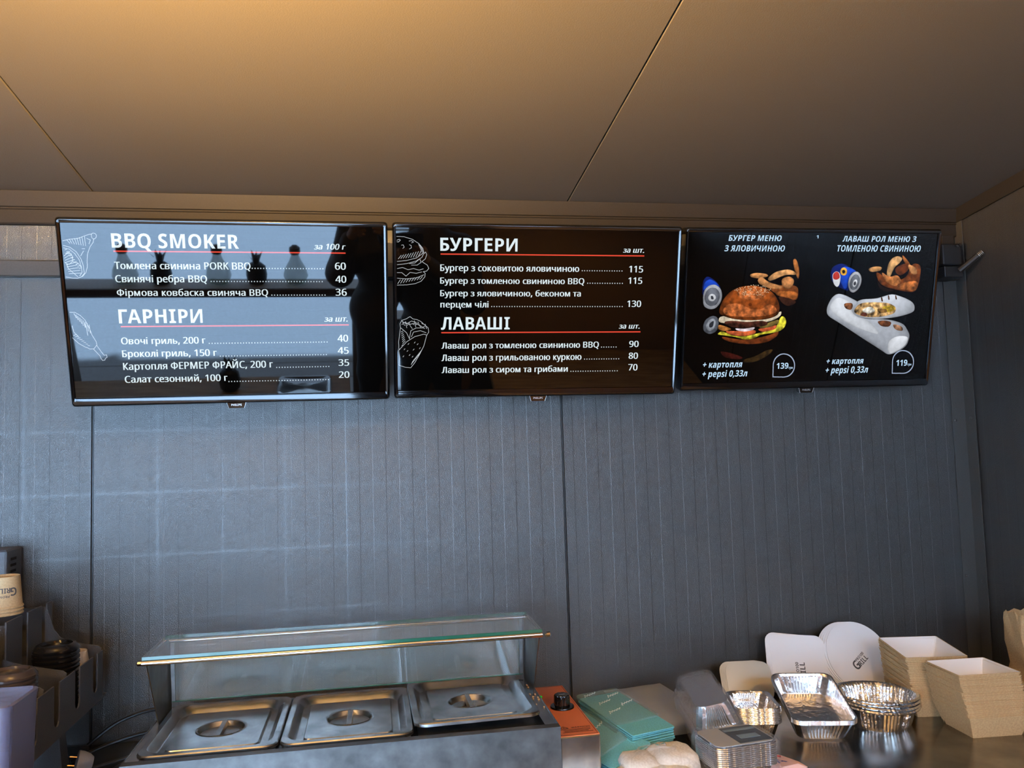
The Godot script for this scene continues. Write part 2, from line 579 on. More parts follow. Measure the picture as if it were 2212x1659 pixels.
const FOOD = [
	["10226a", 0.30, 0.10, [135, 358, 157, 331, 185, 334, 232, 363, 268, 401, 279, 434, 202, 444, 136, 487, 126, 422]],
	["1f4fd0", 0.30, 0.10, [142, 374, 186, 347, 238, 374, 271, 412, 213, 399, 161, 414, 134, 444]],
	["a9adb6", 0.25, 0.10, [136, 487, 145, 433, 182, 396, 233, 390, 278, 423, 292, 477, 280, 531, 242, 575, 191, 581, 145, 558]],
	["6d727d", 0.30, 0.15, [147, 489, 162, 439, 195, 414, 240, 417, 271, 455, 271, 504, 247, 547, 202, 558, 161, 536]],
	["c9ccd2", 0.10, 0.10, [175, 487, 197, 460, 231, 466, 244, 493, 223, 520, 188, 515]],
	["3a3d45", 0.10, 0.10, [198, 477, 217, 477, 225, 504, 202, 504]],
	["5d626c", 0.30, 0.20, [146, 716, 161, 661, 211, 629, 257, 635, 276, 684, 262, 750, 206, 774, 159, 754]],
	["9aa0aa", 0.20, 0.20, [169, 711, 189, 662, 234, 646, 253, 684, 233, 739, 188, 749]],
	["2c2f36", 0.10, 0.10, [196, 689, 235, 662, 229, 717, 198, 722]],
	["8a4a22", 0.30, 0.30, [570, 359, 671, 403, 903, 392, 912, 491, 888, 519, 769, 490, 660, 424]],
	["d8955a", 0.35, 0.30, [504, 315, 549, 302, 642, 310, 660, 332, 575, 348, 511, 337]],
	["b56f38", 0.40, 0.30, [844, 207, 866, 191, 892, 229, 909, 305, 903, 359, 877, 316]],
	["c98650", 0.35, 0.30, [760, 348, 829, 327, 875, 359, 847, 430, 776, 419]],
	["dca066", 0.35, 0.30, [644, 348, 710, 294, 813, 274, 871, 294, 887, 321, 793, 316, 674, 370]],
	["cf8d55", 0.35, 0.30, [566, 359, 596, 324, 657, 375, 778, 405, 771, 427, 672, 424, 589, 394]],
	["b5662f", 0.30, 0.35, [720, 444, 907, 445, 900, 513, 793, 491, 727, 474]],
	["3a2015", 0.20, 0.30, [739, 474, 900, 519, 884, 546, 821, 562, 765, 523]],
	["7a3a1a", 0.35, 0.30, [299, 789, 392, 807, 486, 819, 601, 804, 694, 783, 768, 750, 762, 789, 697, 833, 604, 852, 476, 852, 370, 834, 312, 811]],
	["d9cf3a", 0.30, 0.45, [260, 774, 297, 745, 391, 785, 484, 795, 576, 773, 669, 752, 743, 728, 776, 634, 812, 645, 826, 684, 814, 725, 774, 756, 693, 771, 623, 778, 578, 803, 532, 817, 474, 814, 426, 798, 322, 782]],
	["e9d9bd", 0.20, 0.25, [274, 640, 320, 630, 407, 650, 570, 667, 686, 655, 781, 590, 778, 634, 722, 666, 664, 682, 502, 686, 328, 690, 270, 679]],
	["d5653a", 0.25, 0.30, [320, 745, 447, 752, 580, 740, 576, 773, 484, 792, 368, 778]],
	["cf5f38", 0.25, 0.30, [588, 734, 678, 724, 753, 702, 738, 742, 622, 761]],
	["7d6a35", 0.30, 0.30, [585, 723, 665, 690, 766, 658, 761, 698, 667, 730]],
	["c07a3c", 0.30, 0.30, [267, 697, 324, 709, 388, 735, 326, 751, 273, 739]],
	["e5d5dc", 0.20, 0.35, [402, 727, 481, 733, 575, 718, 557, 744, 488, 756, 426, 747]],
	["4e2a20", 0.40, 0.60, [307, 676, 385, 668, 501, 682, 617, 670, 676, 683, 666, 710, 573, 720, 446, 726, 353, 714]],
	["a4501f", 0.55, 0.30, [270, 597, 284, 542, 312, 488, 361, 439, 429, 409, 508, 399, 590, 406, 660, 428, 715, 468, 750, 523, 765, 578, 756, 622, 720, 644, 663, 660, 570, 667, 477, 666, 384, 655, 314, 635, 281, 619]],
	["b86535", 0.10, 0.50, [300, 586, 332, 543, 424, 532, 519, 577, 612, 588, 667, 539, 727, 562, 747, 606, 661, 633, 522, 643, 383, 636, 313, 619]],
	["c06a38", 0.20, 0.50, [408, 445, 510, 424, 627, 446, 653, 490, 538, 517, 422, 494]],
	["6a2f12", 0.10, 0.20, [505, 538, 522, 531, 537, 542, 531, 560, 512, 560]],
	["3b1410", 0.20, 0.50, [287, 900, 398, 923, 493, 958, 448, 974, 330, 956]],
	["3a2a14", 0.20, 0.50, [483, 975, 586, 949, 677, 900, 736, 895, 692, 945, 589, 994, 496, 998]],
	["0d1f6e", 0.30, 0.10, [1163, 316, 1176, 256, 1245, 228, 1312, 250, 1349, 338, 1317, 393, 1334, 451, 1236, 415, 1179, 371]],
	["1e4ed2", 0.30, 0.10, [1253, 256, 1312, 256, 1387, 292, 1346, 300, 1316, 349, 1314, 427, 1278, 426, 1242, 349]],
	["e4e8f0", 0.10, 0.05, [1178, 316, 1208, 290, 1239, 300, 1253, 338, 1246, 399, 1226, 417, 1195, 388]],
	["c23a32", 0.10, 0.05, [1187, 311, 1212, 292, 1236, 303, 1247, 344, 1217, 360, 1188, 349]],
	["f2b43a", 0.10, 0.20, [1244, 289, 1254, 267, 1277, 261, 1298, 274, 1304, 300, 1294, 322, 1267, 325, 1249, 311]],
	["201815", 0.10, 0.10, [1259, 285, 1278, 279, 1289, 296, 1277, 311, 1263, 305]],
	["b3b7c0", 0.30, 0.10, [1315, 393, 1324, 333, 1360, 294, 1399, 296, 1427, 333, 1430, 383, 1410, 432, 1371, 460, 1336, 449]],
	["6f7580", 0.30, 0.15, [1329, 393, 1340, 344, 1368, 314, 1397, 319, 1415, 349, 1413, 388, 1394, 427, 1363, 440, 1342, 427]],
	["cdd1d8", 0.20, 0.20, [1353, 394, 1362, 360, 1386, 352, 1397, 377, 1384, 410, 1365, 416]],
	["3a3d45", 0.10, 0.10, [1362, 382, 1381, 366, 1387, 394, 1368, 405]],
	["7a3f1c", 0.30, 0.35, [1537, 294, 1587, 311, 1664, 372, 1808, 350, 1845, 226, 1927, 241, 1926, 350, 1904, 457, 1793, 451, 1589, 405]],
	["d39a60", 0.35, 0.25, [1475, 274, 1521, 254, 1596, 256, 1587, 289, 1501, 300]],
	["deaa70", 0.30, 0.25, [1636, 328, 1641, 239, 1672, 189, 1719, 171, 1765, 189, 1742, 228, 1697, 261, 1668, 344]],
	["a8622f", 0.30, 0.30, [1755, 167, 1770, 171, 1837, 239, 1817, 252, 1772, 217]],
	["6e3616", 0.30, 0.30, [1703, 261, 1820, 217, 1826, 283, 1758, 330, 1713, 308]],
	["c98a55", 0.30, 0.30, [1800, 230, 1885, 261, 1903, 317, 1848, 319]],
	["c07842", 0.35, 0.40, [1585, 289, 1661, 339, 1732, 317, 1774, 372, 1717, 417, 1628, 372]],
	["b56a36", 0.35, 0.50, [1717, 417, 1787, 378, 1919, 362, 1904, 451, 1792, 439]],
	["231712", 0.20, 0.20, [1547, 339, 1595, 411, 1744, 445, 1599, 455]],
	["cdd3de", 0.30, 0.05, [1423, 510, 1555, 506, 1603, 495, 1697, 467, 1798, 496, 1874, 530, 1902, 564, 1901, 615, 1763, 653, 1593, 669, 1447, 656, 1360, 627, 1362, 571]],
	["b9bfca", 0.30, 0.05, [1151, 581, 1183, 504, 1227, 465, 1288, 471, 1387, 516, 1425, 538, 1368, 583, 1397, 639, 1508, 668, 1691, 669, 1817, 705, 1856, 756, 1883, 802, 1859, 894, 1717, 963, 1639, 913, 1459, 809, 1269, 694, 1163, 637]],
	["dde2ea", 0.20, 0.05, [1171, 581, 1207, 509, 1253, 493, 1352, 527, 1350, 582, 1398, 644, 1521, 676, 1641, 799, 1455, 752, 1266, 660]],
	["dfe3ea", 0.20, 0.05, [1706, 834, 1777, 801, 1876, 808, 1849, 888, 1723, 955, 1694, 903]],
	["c9a06a", 0.30, 0.70, [1371, 611, 1425, 538, 1557, 533, 1679, 540, 1744, 574, 1736, 625, 1616, 652, 1471, 651]],
	["e0dccf", 0.20, 0.50, [1442, 594, 1524, 561, 1576, 607, 1493, 628]],
	["6e3a2c", 0.20, 0.50, [1444, 617, 1491, 612, 1506, 645, 1446, 641]],
	["d8b23a", 0.20, 0.60, [1609, 567, 1718, 557, 1740, 596, 1662, 621]],
	["7a5a30", 0.30, 0.60, [1574, 584, 1659, 585, 1674, 613, 1602, 624]],
	["7b4c30", 0.30, 0.60, [1291, 540, 1365, 536, 1374, 566, 1360, 596, 1308, 582]],
	["6b3f27", 0.30, 0.60, [1585, 683, 1655, 677, 1718, 692, 1697, 732, 1623, 725]],
	["a5785a", 0.30, 0.60, [1719, 704, 1806, 724, 1823, 767, 1748, 755]],
	["5a3a28", 0.20, 0.40, [1603, 495, 1614, 491, 1627, 528, 1613, 530]],
	["5a3a28", 0.20, 0.40, [1662, 481, 1672, 478, 1682, 515, 1669, 517]],
	["5a3a28", 0.20, 0.40, [1723, 478, 1733, 480, 1745, 512, 1732, 515]]]
const DROPS = [
	[738, 1024, 738, 1008, 742, 993, 747, 979, 755, 966, 765, 955, 778, 946, 791, 939, 806, 935, 821, 934, 837, 936, 852, 940, 866, 947, 880, 956, 892, 968, 901, 981, 909, 996, 914, 1011, 916, 1027, 916, 1043, 913, 1059, 907, 1073, 899, 1086, 889, 1097, 877, 1106, 863, 1113, 848, 1116, 833, 1118, 741, 1115, 738, 1024],
	[1750, 1013, 1750, 997, 1753, 981, 1758, 967, 1766, 954, 1777, 943, 1789, 934, 1803, 927, 1818, 923, 1833, 922, 1850, 924, 1865, 928, 1881, 935, 1895, 944, 1907, 956, 1917, 969, 1926, 984, 1931, 1000, 1934, 1016, 1934, 1032, 1932, 1047, 1926, 1062, 1918, 1075, 1908, 1086, 1896, 1095, 1882, 1102, 1867, 1106, 1851, 1107, 1756, 1105, 1750, 1013]]

# ---------------------------------------------------------------- screens
func menu_image(texts: Array, dots: Array, rules: Array, sketch: Array) -> Image:
	var im := Image.create(2048, 1152, false, Image.FORMAT_RGB8)
	im.fill(Color(0.012, 0.012, 0.013))
	for s in sketch: stroke(im, s, 1.6, Color(0.80, 0.82, 0.84))
	for r in rules: im.fill_rect(Rect2i(r[0], r[2] - 5, r[1] - r[0], 9), Color(0.93, 0.30, 0.22))
	for d in dots:
		var x: float = d[0] + 4
		while x < d[1]:
			im.fill_rect(Rect2i(int(x), d[2] - 7, 7, 7), Color(0.86, 0.9, 0.92))
			x += 18.6
	for t in texts: write_text(im, t[0], t[1], t[2], t[3], t[4], t[5] == 1, 0.2 if t[6] else 0.0, Color(0.90, 0.96, 0.98), 0.0 if t[5] else 3.0)
	return im

func food_image() -> Image:
	var im := Image.create(2048, 1152, false, Image.FORMAT_RGB8)
	im.fill(Color(0.012, 0.012, 0.013))
	var n := noise(0.014, FastNoiseLite.TYPE_SIMPLEX, 4, 7)
	for f in FOOD: paint(im, f[0], f[1], f[2], f[3], n)
	var rng := RandomNumberGenerator.new()
	rng.seed = 5
	for k in 150:   # sesame on the bun
		var t := rng.randf() * TAU
		var q := sqrt(rng.randf())
		im.fill_rect(Rect2i(int(534 + cos(t) * q * 150), int(436 + sin(t) * q * 44), 5, 4), Color(0.93, 0.84, 0.7))
	for d in DROPS: stroke(im, d, 3.5, Color(0.66, 0.72, 0.82))
	for t in TEXT_3: write_text(im, t[0], t[1], t[2], t[3], t[4], true, 0.16 if t[6] else 0.0, Color(0.78, 0.90, 1.0))
	return im

func television(im: Image, label: String, at: Vector3, tilt: float, yaw: float, roll: float) -> Node3D:
	var t := deg_to_rad(tilt); var w := deg_to_rad(yaw); var r := deg_to_rad(roll)
	var ex := Vector3(cos(w), 0, -sin(w))
	var ey := Vector3(0, cos(t), 0) + Vector3(sin(w), 0, cos(w)) * sin(t)
	var bx := ex * cos(r) + ey * sin(r)
	var by := -ex * sin(r) + ey * cos(r)
	var tv := thing("television", label, "television", "wall mounted menu televisions", Transform3D(Basis(bx, bx.cross(by), -by), at))
	# local axes: x to the right, y out of the screen, z downwards
	var f := MB.new()
	var cz := -0.004
	var mv := func(l: PackedVector3Array) -> PackedVector3Array:
		for i in l.size(): l[i].z += cz
		return l
	f.loft([rr(0.722, 0.424, 0.006, -0.030, 3), rr(0.732, 0.434, 0.008, -0.026, 3), rr(0.732, 0.434, 0.008, 0.000, 3), rr(0.727, 0.429, 0.007, 0.0045, 3), rr(0.722, 0.423, 0.006, 0.006, 3), mv.call(rr(0.7145, 0.4025, 0.002, 0.0045, 3)), mv.call(rr(0.713, 0.401, 0.001, -0.001, 3))], false, false)
	part("bezel", f, M.gloss_black, tv, 50.0)
	var b := MB.new()
	b.loft([rr(0.36, 0.2, 0.02, -0.066, 3), rr(0.44, 0.27, 0.03, -0.06, 3), rr(0.60, 0.36, 0.02, -0.036, 3), rr(0.722, 0.424, 0.006, -0.030, 3)], true, true)
	part("back_shell", b, M.satin_black, tv)
	var s := MB.new()
	var x := 0.3565; var z0 := -0.2045; var z1 := 0.1965
	s.quad_uv(Vector3(-x, 0, z1), Vector3(-x, 0, z0), Vector3(x, 0, z0), Vector3(x, 0, z1), Vector2(0, 1), Vector2(0, 0), Vector2(1, 0), Vector2(1, 1))
	var sm := mat(Color(0.006, 0.006, 0.007), 0.02, 0.0, 0.43)
	sm.emission_enabled = true
	sm.emission_texture = ImageTexture.create_from_image(im)
	sm.emission_energy_multiplier = 0.95
	part("screen", s, sm, tv, 35.0, "glossy lit menu screen")
	var g := MB.new()
	g.xf = Transform3D(Basis(Vector3(1, 0, 0), Vector3(0, 0, -1), Vector3(0, 1, 0)), Vector3(0, 0.002, 0.2145))
	g.extrude(PackedVector2Array([Vector2(-0.0225, 0.002), Vector2(-0.0175, -0.0145), Vector2(0.0175, -0.0145), Vector2(0.0225, 0.002)]), 0.02)
	var tab := part("logo_tab", g, M.gloss_black, tv)
	var lg := part("lettering", lettering("PHILIPS", 0.024, 0.0048), M.silver_print, tab)
	lg.transform = Transform3D(Basis(Vector3(1, 0, 0), Vector3(0, 0, -1), Vector3(0, 1, 0)), Vector3(0, 0.0024, 0.2235))
	for q in [[Vector3(-0.0228, 0.0022, 0.2135), Vector3(-0.0178, 0.0022, 0.2292)], [Vector3(0.0228, 0.0022, 0.2135), Vector3(0.0178, 0.0022, 0.2292)]]:
		var tr := MB.new()
		tr.tube(PackedVector3Array(q), 0.0006, 5)
		part("silver_edge", tr, M.silver_print, tab)
	var inv := tv.transform.affine_inverse()
	for sx in [-0.1, 0.1]:   # arms between the back and the rail on the wall
		var a := MB.new()
		a.box(Vector3(sx, -0.07, 0), Vector3(0.03, 0.01, 0.2))
		var p0 := Vector3(sx, -0.062, -0.06)
		var p1: Vector3 = inv * Vector3((tv.transform * Vector3(sx, 0, 0)).x, 2.012, 0.02)
		a.tube(PackedVector3Array([p0, p1]), 0.008, 6)
		part("wall_bracket", a, M.satin_black, tv)
	return tv

# ---------------------------------------------------------------- foil and paper ware
func ripple(l: PackedVector3Array, amount: float) -> PackedVector3Array:
	for i in l.size():
		var q := Vector2(l[i].x, l[i].z)
		q += q.normalized() * amount * (1.0 if i % 2 else -1.0)
		l[i] = Vector3(q.x, l[i].y, q.y)
	return l

# thin-walled tray: outside up, over the rolled rim, inside down
func foil_tray_mesh(w: float, d: float, h: float, taper: float, r: float, rim := 0.006) -> ArrayMesh:
	var m := MB.new()
	var s := 4; var n := 22
	var wb := w - 2 * taper; var db := d - 2 * taper
	var t := 0.0006
	m.loft([rr(wb * 0.5, db * 0.5, r * 0.4, 0.002, s, n), rr(wb - 0.012, db - 0.012, r * 0.8, 0.002, s, n), rr(wb, db, r, 0, s, n),
		ripple(rr(wb + taper * 0.3, db + taper * 0.3, r, h * 0.15, s, n), 0.0007), ripple(rr(w - taper * 0.35, d - taper * 0.35, r, h * 0.82, s, n), 0.0008),
		rr(w - 0.002, d - 0.002, r, h * 0.9, s, n), rr(w + rim, d + rim, r, h * 0.90, s, n), rr(w + rim * 1.6, d + rim * 1.6, r, h * 0.95, s, n), rr(w + rim * 1.2, d + rim * 1.2, r, h, s, n), rr(w + rim * 0.3, d + rim * 0.3, r, h * 0.98, s, n),
		rr(w - 0.003, d - 0.003, r, h * 0.9, s, n), ripple(rr(w - taper * 0.35 - 2 * t, d - taper * 0.35 - 2 * t, r, h * 0.82, s, n), 0.0008), ripple(rr(wb + taper * 0.3 - 2 * t, db + taper * 0.3 - 2 * t, r, h * 0.15 + t, s, n), 0.0007),
		rr(wb - 2 * t, db - 2 * t, r, 2 * t, s, n), rr(wb - 0.014, db - 0.014, r * 0.8, 0.0028, s, n), rr(wb * 0.5, db * 0.5, r * 0.4, 0.0028, s, n)])
	return m.mesh(28.0)

func round_foil_mesh(rt: float, rb: float, h: float) -> ArrayMesh:
	var m := MB.new()
	var rng := RandomNumberGenerator.new()
	rng.seed = 11
	var n := 128
	var k := PackedFloat32Array()
	for i in n: k.append((0.0012 if i % 2 else -0.0008) + rng.randf_range(-0.0008, 0.0008))
	var ring := func(r: float, y: float, a: float) -> PackedVector3Array:
		var l := PackedVector3Array()
		for i in n:
			var t := TAU * i / n
			l.append(Vector3(cos(t) * (r + k[i] * a), y + k[(i * 7) % n] * a * 0.25, sin(t) * (r + k[i] * a)))
		return l
	m.loft([ring.call(rb * 0.5, 0.002, 0.0), ring.call(rb - 0.008, 0.002, 0.0), ring.call(rb, 0, 0.2), ring.call(rb + (rt - rb) * 0.2, h * 0.2, 1.0), ring.call(rt - 0.004, h * 0.84, 1.0), ring.call(rt, h * 0.88, 0.4), ring.call(rt + 0.006, h * 0.88, 0.5), ring.call(rt + 0.0085, h * 0.94, 0.8), ring.call(rt + 0.006, h, 0.5), ring.call(rt + 0.001, h * 0.97, 0.3),
		ring.call(rt - 0.0045, h * 0.85, 1.0), ring.call(rb + (rt - rb) * 0.2 - 0.001, h * 0.2, 1.0), ring.call(rb - 0.001, 0.002, 0.2), ring.call(rb - 0.009, 0.003, 0.0), ring.call(rb * 0.5, 0.003, 0.0)])
	return m.mesh(30.0)

# folded board tray: brown outside, white inside, slightly different wall heights
func board_tray(w: float, d: float, h: float, flare: float) -> Array:
	var o := MB.new(); var i := MB.new()
	var t := 0.0012
	var wb := w - 2 * flare; var db := d - 2 * flare
	var low := func(ww: float, dd: float, y: float) -> PackedVector3Array: return rr(ww, dd, 0.004, y, 2)
	o.loft([low.call(wb, db, 0.0), low.call(w - 0.0015, d - 0.0015, h - 0.0036), low.call(w + 0.0012, d + 0.0012, h - 0.0014), low.call(w + 0.0011, d + 0.0011, h)], true, false)
	o.loft([low.call(w + 0.0011, d + 0.0011, h), low.call(w - 2 * t, d - 2 * t, h)], false, false)
	i.loft([low.call(w - 2 * t, d - 2 * t, h), low.call(wb - 2 * t, db - 2 * t, t)], false, true)
	# folded corner facets
	for sx in [-1, 1]:
		for sz in [-1, 1]:
			var c := Vector3(sx * wb / 2, 0, sz * db / 2)
			var up := Vector3(sx * w / 2, h * 0.92, sz * d / 2)
			var a := Vector3(sx * (w / 2 + 0.0015), h * 0.9, sz * (d / 2 - 0.03))
			var e := Vector3(sx * 0.0012, 0, 0)
			if sx * sz > 0: o.tri(c + e, a, up + e)
			else: o.tri(c + e, up + e, a)
	return [o.mesh(20.0), i.mesh(20.0)]

func logo(parent: Node, s: float, xf: Transform3D, ink: Material) -> void:
	var o := Node3D.new()
	o.name = "printed_logo"
	parent.add_child(o, true)
	o.transform = xf
	var a := part("lettering", lettering("PRO100", s * 0.62, s * 0.13), ink, o); a.position = Vector3(s * 0.16, s * 0.06, 0)
	a = part("lettering", lettering("RILL", s * 0.62, s * 0.23), ink, o); a.position = Vector3(s * 0.16, -s * 0.22, 0)
	a = part("lettering", lettering("G", s * 0.32, s * 0.40), ink, o); a.position = Vector3(-s * 0.32, -s * 0.22, 0)

# ---------------------------------------------------------------- surface nets for the photographer
func net(bones: Array, cell: float, blend: float) -> ArrayMesh:
	var field := {}
	# visit the cells near each bone and join the distances smoothly
	for b in bones:
		var a: Vector3 = b[0]; var c: Vector3 = b[1]
		var ra: float = b[2]; var rb: float = b[3]
		var pad := maxf(ra, rb) + blend + cell * 2
		var lo := Vector3i(((a.min(c) - Vector3.ONE * pad) / cell).floor())
		var hi := Vector3i(((a.max(c) + Vector3.ONE * pad) / cell).ceil())
		var ac := c - a
		var l2 := maxf(ac.length_squared(), 1e-9)
		for x in range(lo.x, hi.x + 1):
			for y in range(lo.y, hi.y + 1):
				for z in range(lo.z, hi.z + 1):
					var p := Vector3(x, y, z) * cell
					var t := clampf((p - a).dot(ac) / l2, 0.0, 1.0)
					var d := p.distance_to(a + ac * t) - lerpf(ra, rb, t)
					if d > blend + cell * 1.8: continue
					var k := Vector3i(x, y, z)
					if field.has(k):
						var e: Array = field[k]
						var h := maxf(blend - absf(e[0] - d), 0.0) / blend
						if d < e[0]: e[1] = b[4]
						e[0] = minf(e[0], d) - h * h * blend * 0.25
					else: field[k] = [d, b[4]]
	var vert := {}
	var far := [1.0, Color.BLACK]
	var corner := []
	for k in 8: corner.append(Vector3i(k & 1, (k >> 1) & 1, (k >> 2) & 1))
	for k in field:
		var s := PackedFloat32Array()
		var neg := 0
		for q in corner:
			var d: float = field.get(k + q, far)[0]
			s.append(d)
			if d < 0: neg += 1
		if neg == 0 or neg == 8: continue
		var m := Vector3(); var n := 0
		for i in 8:
			for bit in [1, 2, 4]:
				if i & bit: continue
				var j: int = i | bit
				if (s[i] < 0) != (s[j] < 0):
					m += Vector3(corner[i]).lerp(Vector3(corner[j]), s[i] / (s[i] - s[j])); n += 1
		vert[k] = (Vector3(k) + m / n) * cell
	var st := SurfaceTool.new()
	st.begin(Mesh.PRIMITIVE_TRIANGLES)
	var ids := {}
	var count := 0
	for k in vert:
		ids[k] = count
		count += 1
		st.set_color(field[k][1])
		st.set_smooth_group(0)
		st.add_vertex(vert[k])
	var ax := [Vector3i(1, 0, 0), Vector3i(0, 1, 0), Vector3i(0, 0, 1)]
	for k in field:
		var d0: float = field[k][0]
		for i in 3:
			var d1: float = field.get(k + ax[i], far)[0]
			if (d0 < 0) == (d1 < 0): continue
			var u: Vector3i = ax[(i + 1) % 3]; var w: Vector3i = ax[(i + 2) % 3]
			var q := [k, k - u, k - u - w, k - w]
			if not (ids.has(q[0]) and ids.has(q[1]) and ids.has(q[2]) and ids.has(q[3])): continue
			var order := [0, 1, 2, 0, 2, 3] if d0 > 0 else [0, 2, 1, 0, 3, 2]
			for j in order: st.add_index(ids[q[j]])
	st.generate_normals()
	return st.commit()

var M := {}

func make_materials() -> void:
	var speck := noise_tex(noise(0.16, FastNoiseLite.TYPE_SIMPLEX, 3, 3), 512, Color(0.30, 0.30, 0.31), Color(1, 1, 1))
	var speck_soft := noise_tex(noise(0.16, FastNoiseLite.TYPE_SIMPLEX, 3, 13), 512, Color(0.90, 0.90, 0.90), Color(1, 1, 1))
	var pebble := noise_tex(noise(0.11, FastNoiseLite.TYPE_SIMPLEX, 2, 4), 512, Color.BLACK, Color.WHITE, true, 6.0)
	var crinkle := noise_tex(noise(0.02, FastNoiseLite.TYPE_CELLULAR, 3, 5), 512, Color.BLACK, Color.WHITE, true, 10.0)
	var smear := noise_tex(noise(0.008, FastNoiseLite.TYPE_SIMPLEX, 5, 6), 512, Color(0.72, 0.72, 0.72), Color(1, 1, 1))
	var fibre := noise_tex(noise(0.05, FastNoiseLite.TYPE_SIMPLEX, 4, 8), 512, Color(0.86, 0.84, 0.82), Color(1, 1, 1))
	M.wall = bumpy(grain(mat(lin(0.096, 0.091, 0.083), 0.28, 0.0, 0.71), speck, Vector3(6.5, 6.5, 6.5)), pebble, 0.30, Vector3(6.5, 6.5, 6.5))
	M.ceiling = bumpy(grain(mat(lin(0.090, 0.079, 0.066), 0.55), speck_soft, Vector3(4, 4, 4)), pebble, 0.05, Vector3(4, 4, 4))
	M.trim = grain(mat(lin(0.024, 0.020, 0.016), 0.6, 0.0, 0.3), speck_soft, Vector3(2, 2, 2))
	M.trim_wall = grain(mat(lin(0.066, 0.063, 0.058), 0.36), speck_soft, Vector3(2, 2, 2))
	M.brown_board = mat(lin(0.48, 0.29, 0.15), 0.6)
	M.gloss_black = mat(lin(0.004, 0.004, 0.0045), 0.06, 0.0, 0.6)
	M.satin_black = mat(lin(0.010, 0.010, 0.011), 0.45)
	M.black_plastic = bumpy(mat(lin(0.062, 0.064, 0.072), 0.42), pebble, 0.15, Vector3(5, 5, 5))
	M.silver_print = mat(lin(0.65, 0.66, 0.68), 0.35, 0.6)
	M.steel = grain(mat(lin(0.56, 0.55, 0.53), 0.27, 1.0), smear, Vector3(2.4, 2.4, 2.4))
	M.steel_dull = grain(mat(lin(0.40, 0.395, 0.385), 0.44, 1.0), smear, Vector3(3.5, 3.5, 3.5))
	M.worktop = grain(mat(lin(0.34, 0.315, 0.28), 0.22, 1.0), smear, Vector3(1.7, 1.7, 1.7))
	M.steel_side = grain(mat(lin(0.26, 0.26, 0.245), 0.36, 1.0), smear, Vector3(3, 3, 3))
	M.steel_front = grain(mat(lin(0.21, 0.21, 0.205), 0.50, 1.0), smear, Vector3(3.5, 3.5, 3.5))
	M.chrome = mat(lin(0.75, 0.75, 0.75), 0.10, 1.0)
	M.foil = bumpy(mat(lin(0.93, 0.93, 0.94), 0.20, 1.0), crinkle, 0.7, Vector3(9, 9, 9))
	M.foil_smooth = bumpy(mat(lin(0.92, 0.92, 0.93), 0.22, 1.0), crinkle, 0.26, Vector3(6, 6, 6))
	M.foil_board = mat(lin(0.46, 0.45, 0.38), 0.32, 0.6)
	M.kraft = grain(mat(lin(0.60, 0.42, 0.215), 0.8), fibre, Vector3(6, 6, 6))
	M.cup = grain(mat(lin(0.66, 0.49, 0.27), 0.7), fibre, Vector3(6, 6, 6))
	M.white_board = mat(lin(0.87, 0.87, 0.87), 0.65)
	M.ink = mat(lin(0.07, 0.07, 0.075), 0.6)
	M.ink_black = mat(lin(0.012, 0.011, 0.01), 0.7)
	M.glass = glass_mat()
	M.glass_edge = mat(Color(lin(0.02, 0.10, 0.06), 0.7), 0.1)
	M.film = glass_mat(Color(0.95, 0.97, 1.0, 0.05))
	M.film.roughness = 0.06
	M.orange = mat(lin(0.62, 0.165, 0.055), 0.45)
	M.rubber = mat(lin(0.012, 0.012, 0.013), 0.32)
	M.wood = grain(mat(lin(0.70, 0.48, 0.24), 0.45), noise_tex(noise(0.012, FastNoiseLite.TYPE_SIMPLEX, 5, 9), 512, Color(0.66, 0.6, 0.52), Color(1, 1, 1)), Vector3(0.6, 3, 4))
	M.brown = mat(lin(0.11, 0.065, 0.036), 0.6)
	M.white_paint = grain(mat(lin(0.86, 0.86, 0.86), 0.7), fibre, Vector3(2, 2, 2))
	M.pale_paving = grain(mat(lin(0.50, 0.50, 0.50), 0.75), fibre, Vector3(1.3, 1.3, 1.3))
	M.napkin = grain(mat(lin(0.15, 0.53, 0.62), 0.85), fibre, Vector3(8, 8, 8))
	M.cream = grain(mat(lin(0.80, 0.80, 0.76), 0.8), fibre, Vector3(5, 5, 5))
	M.grey_floor = grain(mat(lin(0.13, 0.12, 0.11), 0.6), smear, Vector3(0.7, 0.7, 0.7))
	M.steel_black = mat(lin(0.02, 0.02, 0.021), 0.45, 0.3)
	M.crumb = mat(lin(0.55, 0.34, 0.15), 0.8)
	M.gloss_lid = mat(lin(0.008, 0.008, 0.009), 0.14)
	M.smoky_lid = mat(lin(0.055, 0.042, 0.038), 0.22)
	M.cup_pale = grain(mat(lin(0.66, 0.57, 0.44), 0.7), fibre, Vector3(6, 6, 6))
	M.hole = mat(lin(0.002, 0.002, 0.002), 0.9)
	M.frosted = mat(Color(lin(0.13, 0.13, 0.20), 0.6), 0.3)
	M.frosted.transparency = BaseMaterial3D.TRANSPARENCY_ALPHA
	M.frosted_fill = mat(lin(0.09, 0.085, 0.12), 0.6)
	M.plug_grey = mat(lin(0.30, 0.30, 0.32), 0.5)
	M.grey_card = mat(lin(0.42, 0.44, 0.45), 0.35)
	M.navy = mat(lin(0.02, 0.04, 0.07), 0.3)
	M.steel_blue = mat(lin(0.20, 0.32, 0.42), 0.35)
	M.bag_film = mat(Color(lin(0.62, 0.69, 0.80), 0.42), 0.27)
	M.bag_film.transparency = BaseMaterial3D.TRANSPARENCY_ALPHA
	M.tinted_film = mat(Color(lin(0.30, 0.46, 0.44), 0.36), 0.28)
	M.tinted_film.transparency = BaseMaterial3D.TRANSPARENCY_ALPHA
	M.script_white = mat(lin(0.75, 0.82, 0.80), 0.6)
	M.pink = mat(lin(0.80, 0.55, 0.55), 0.5)
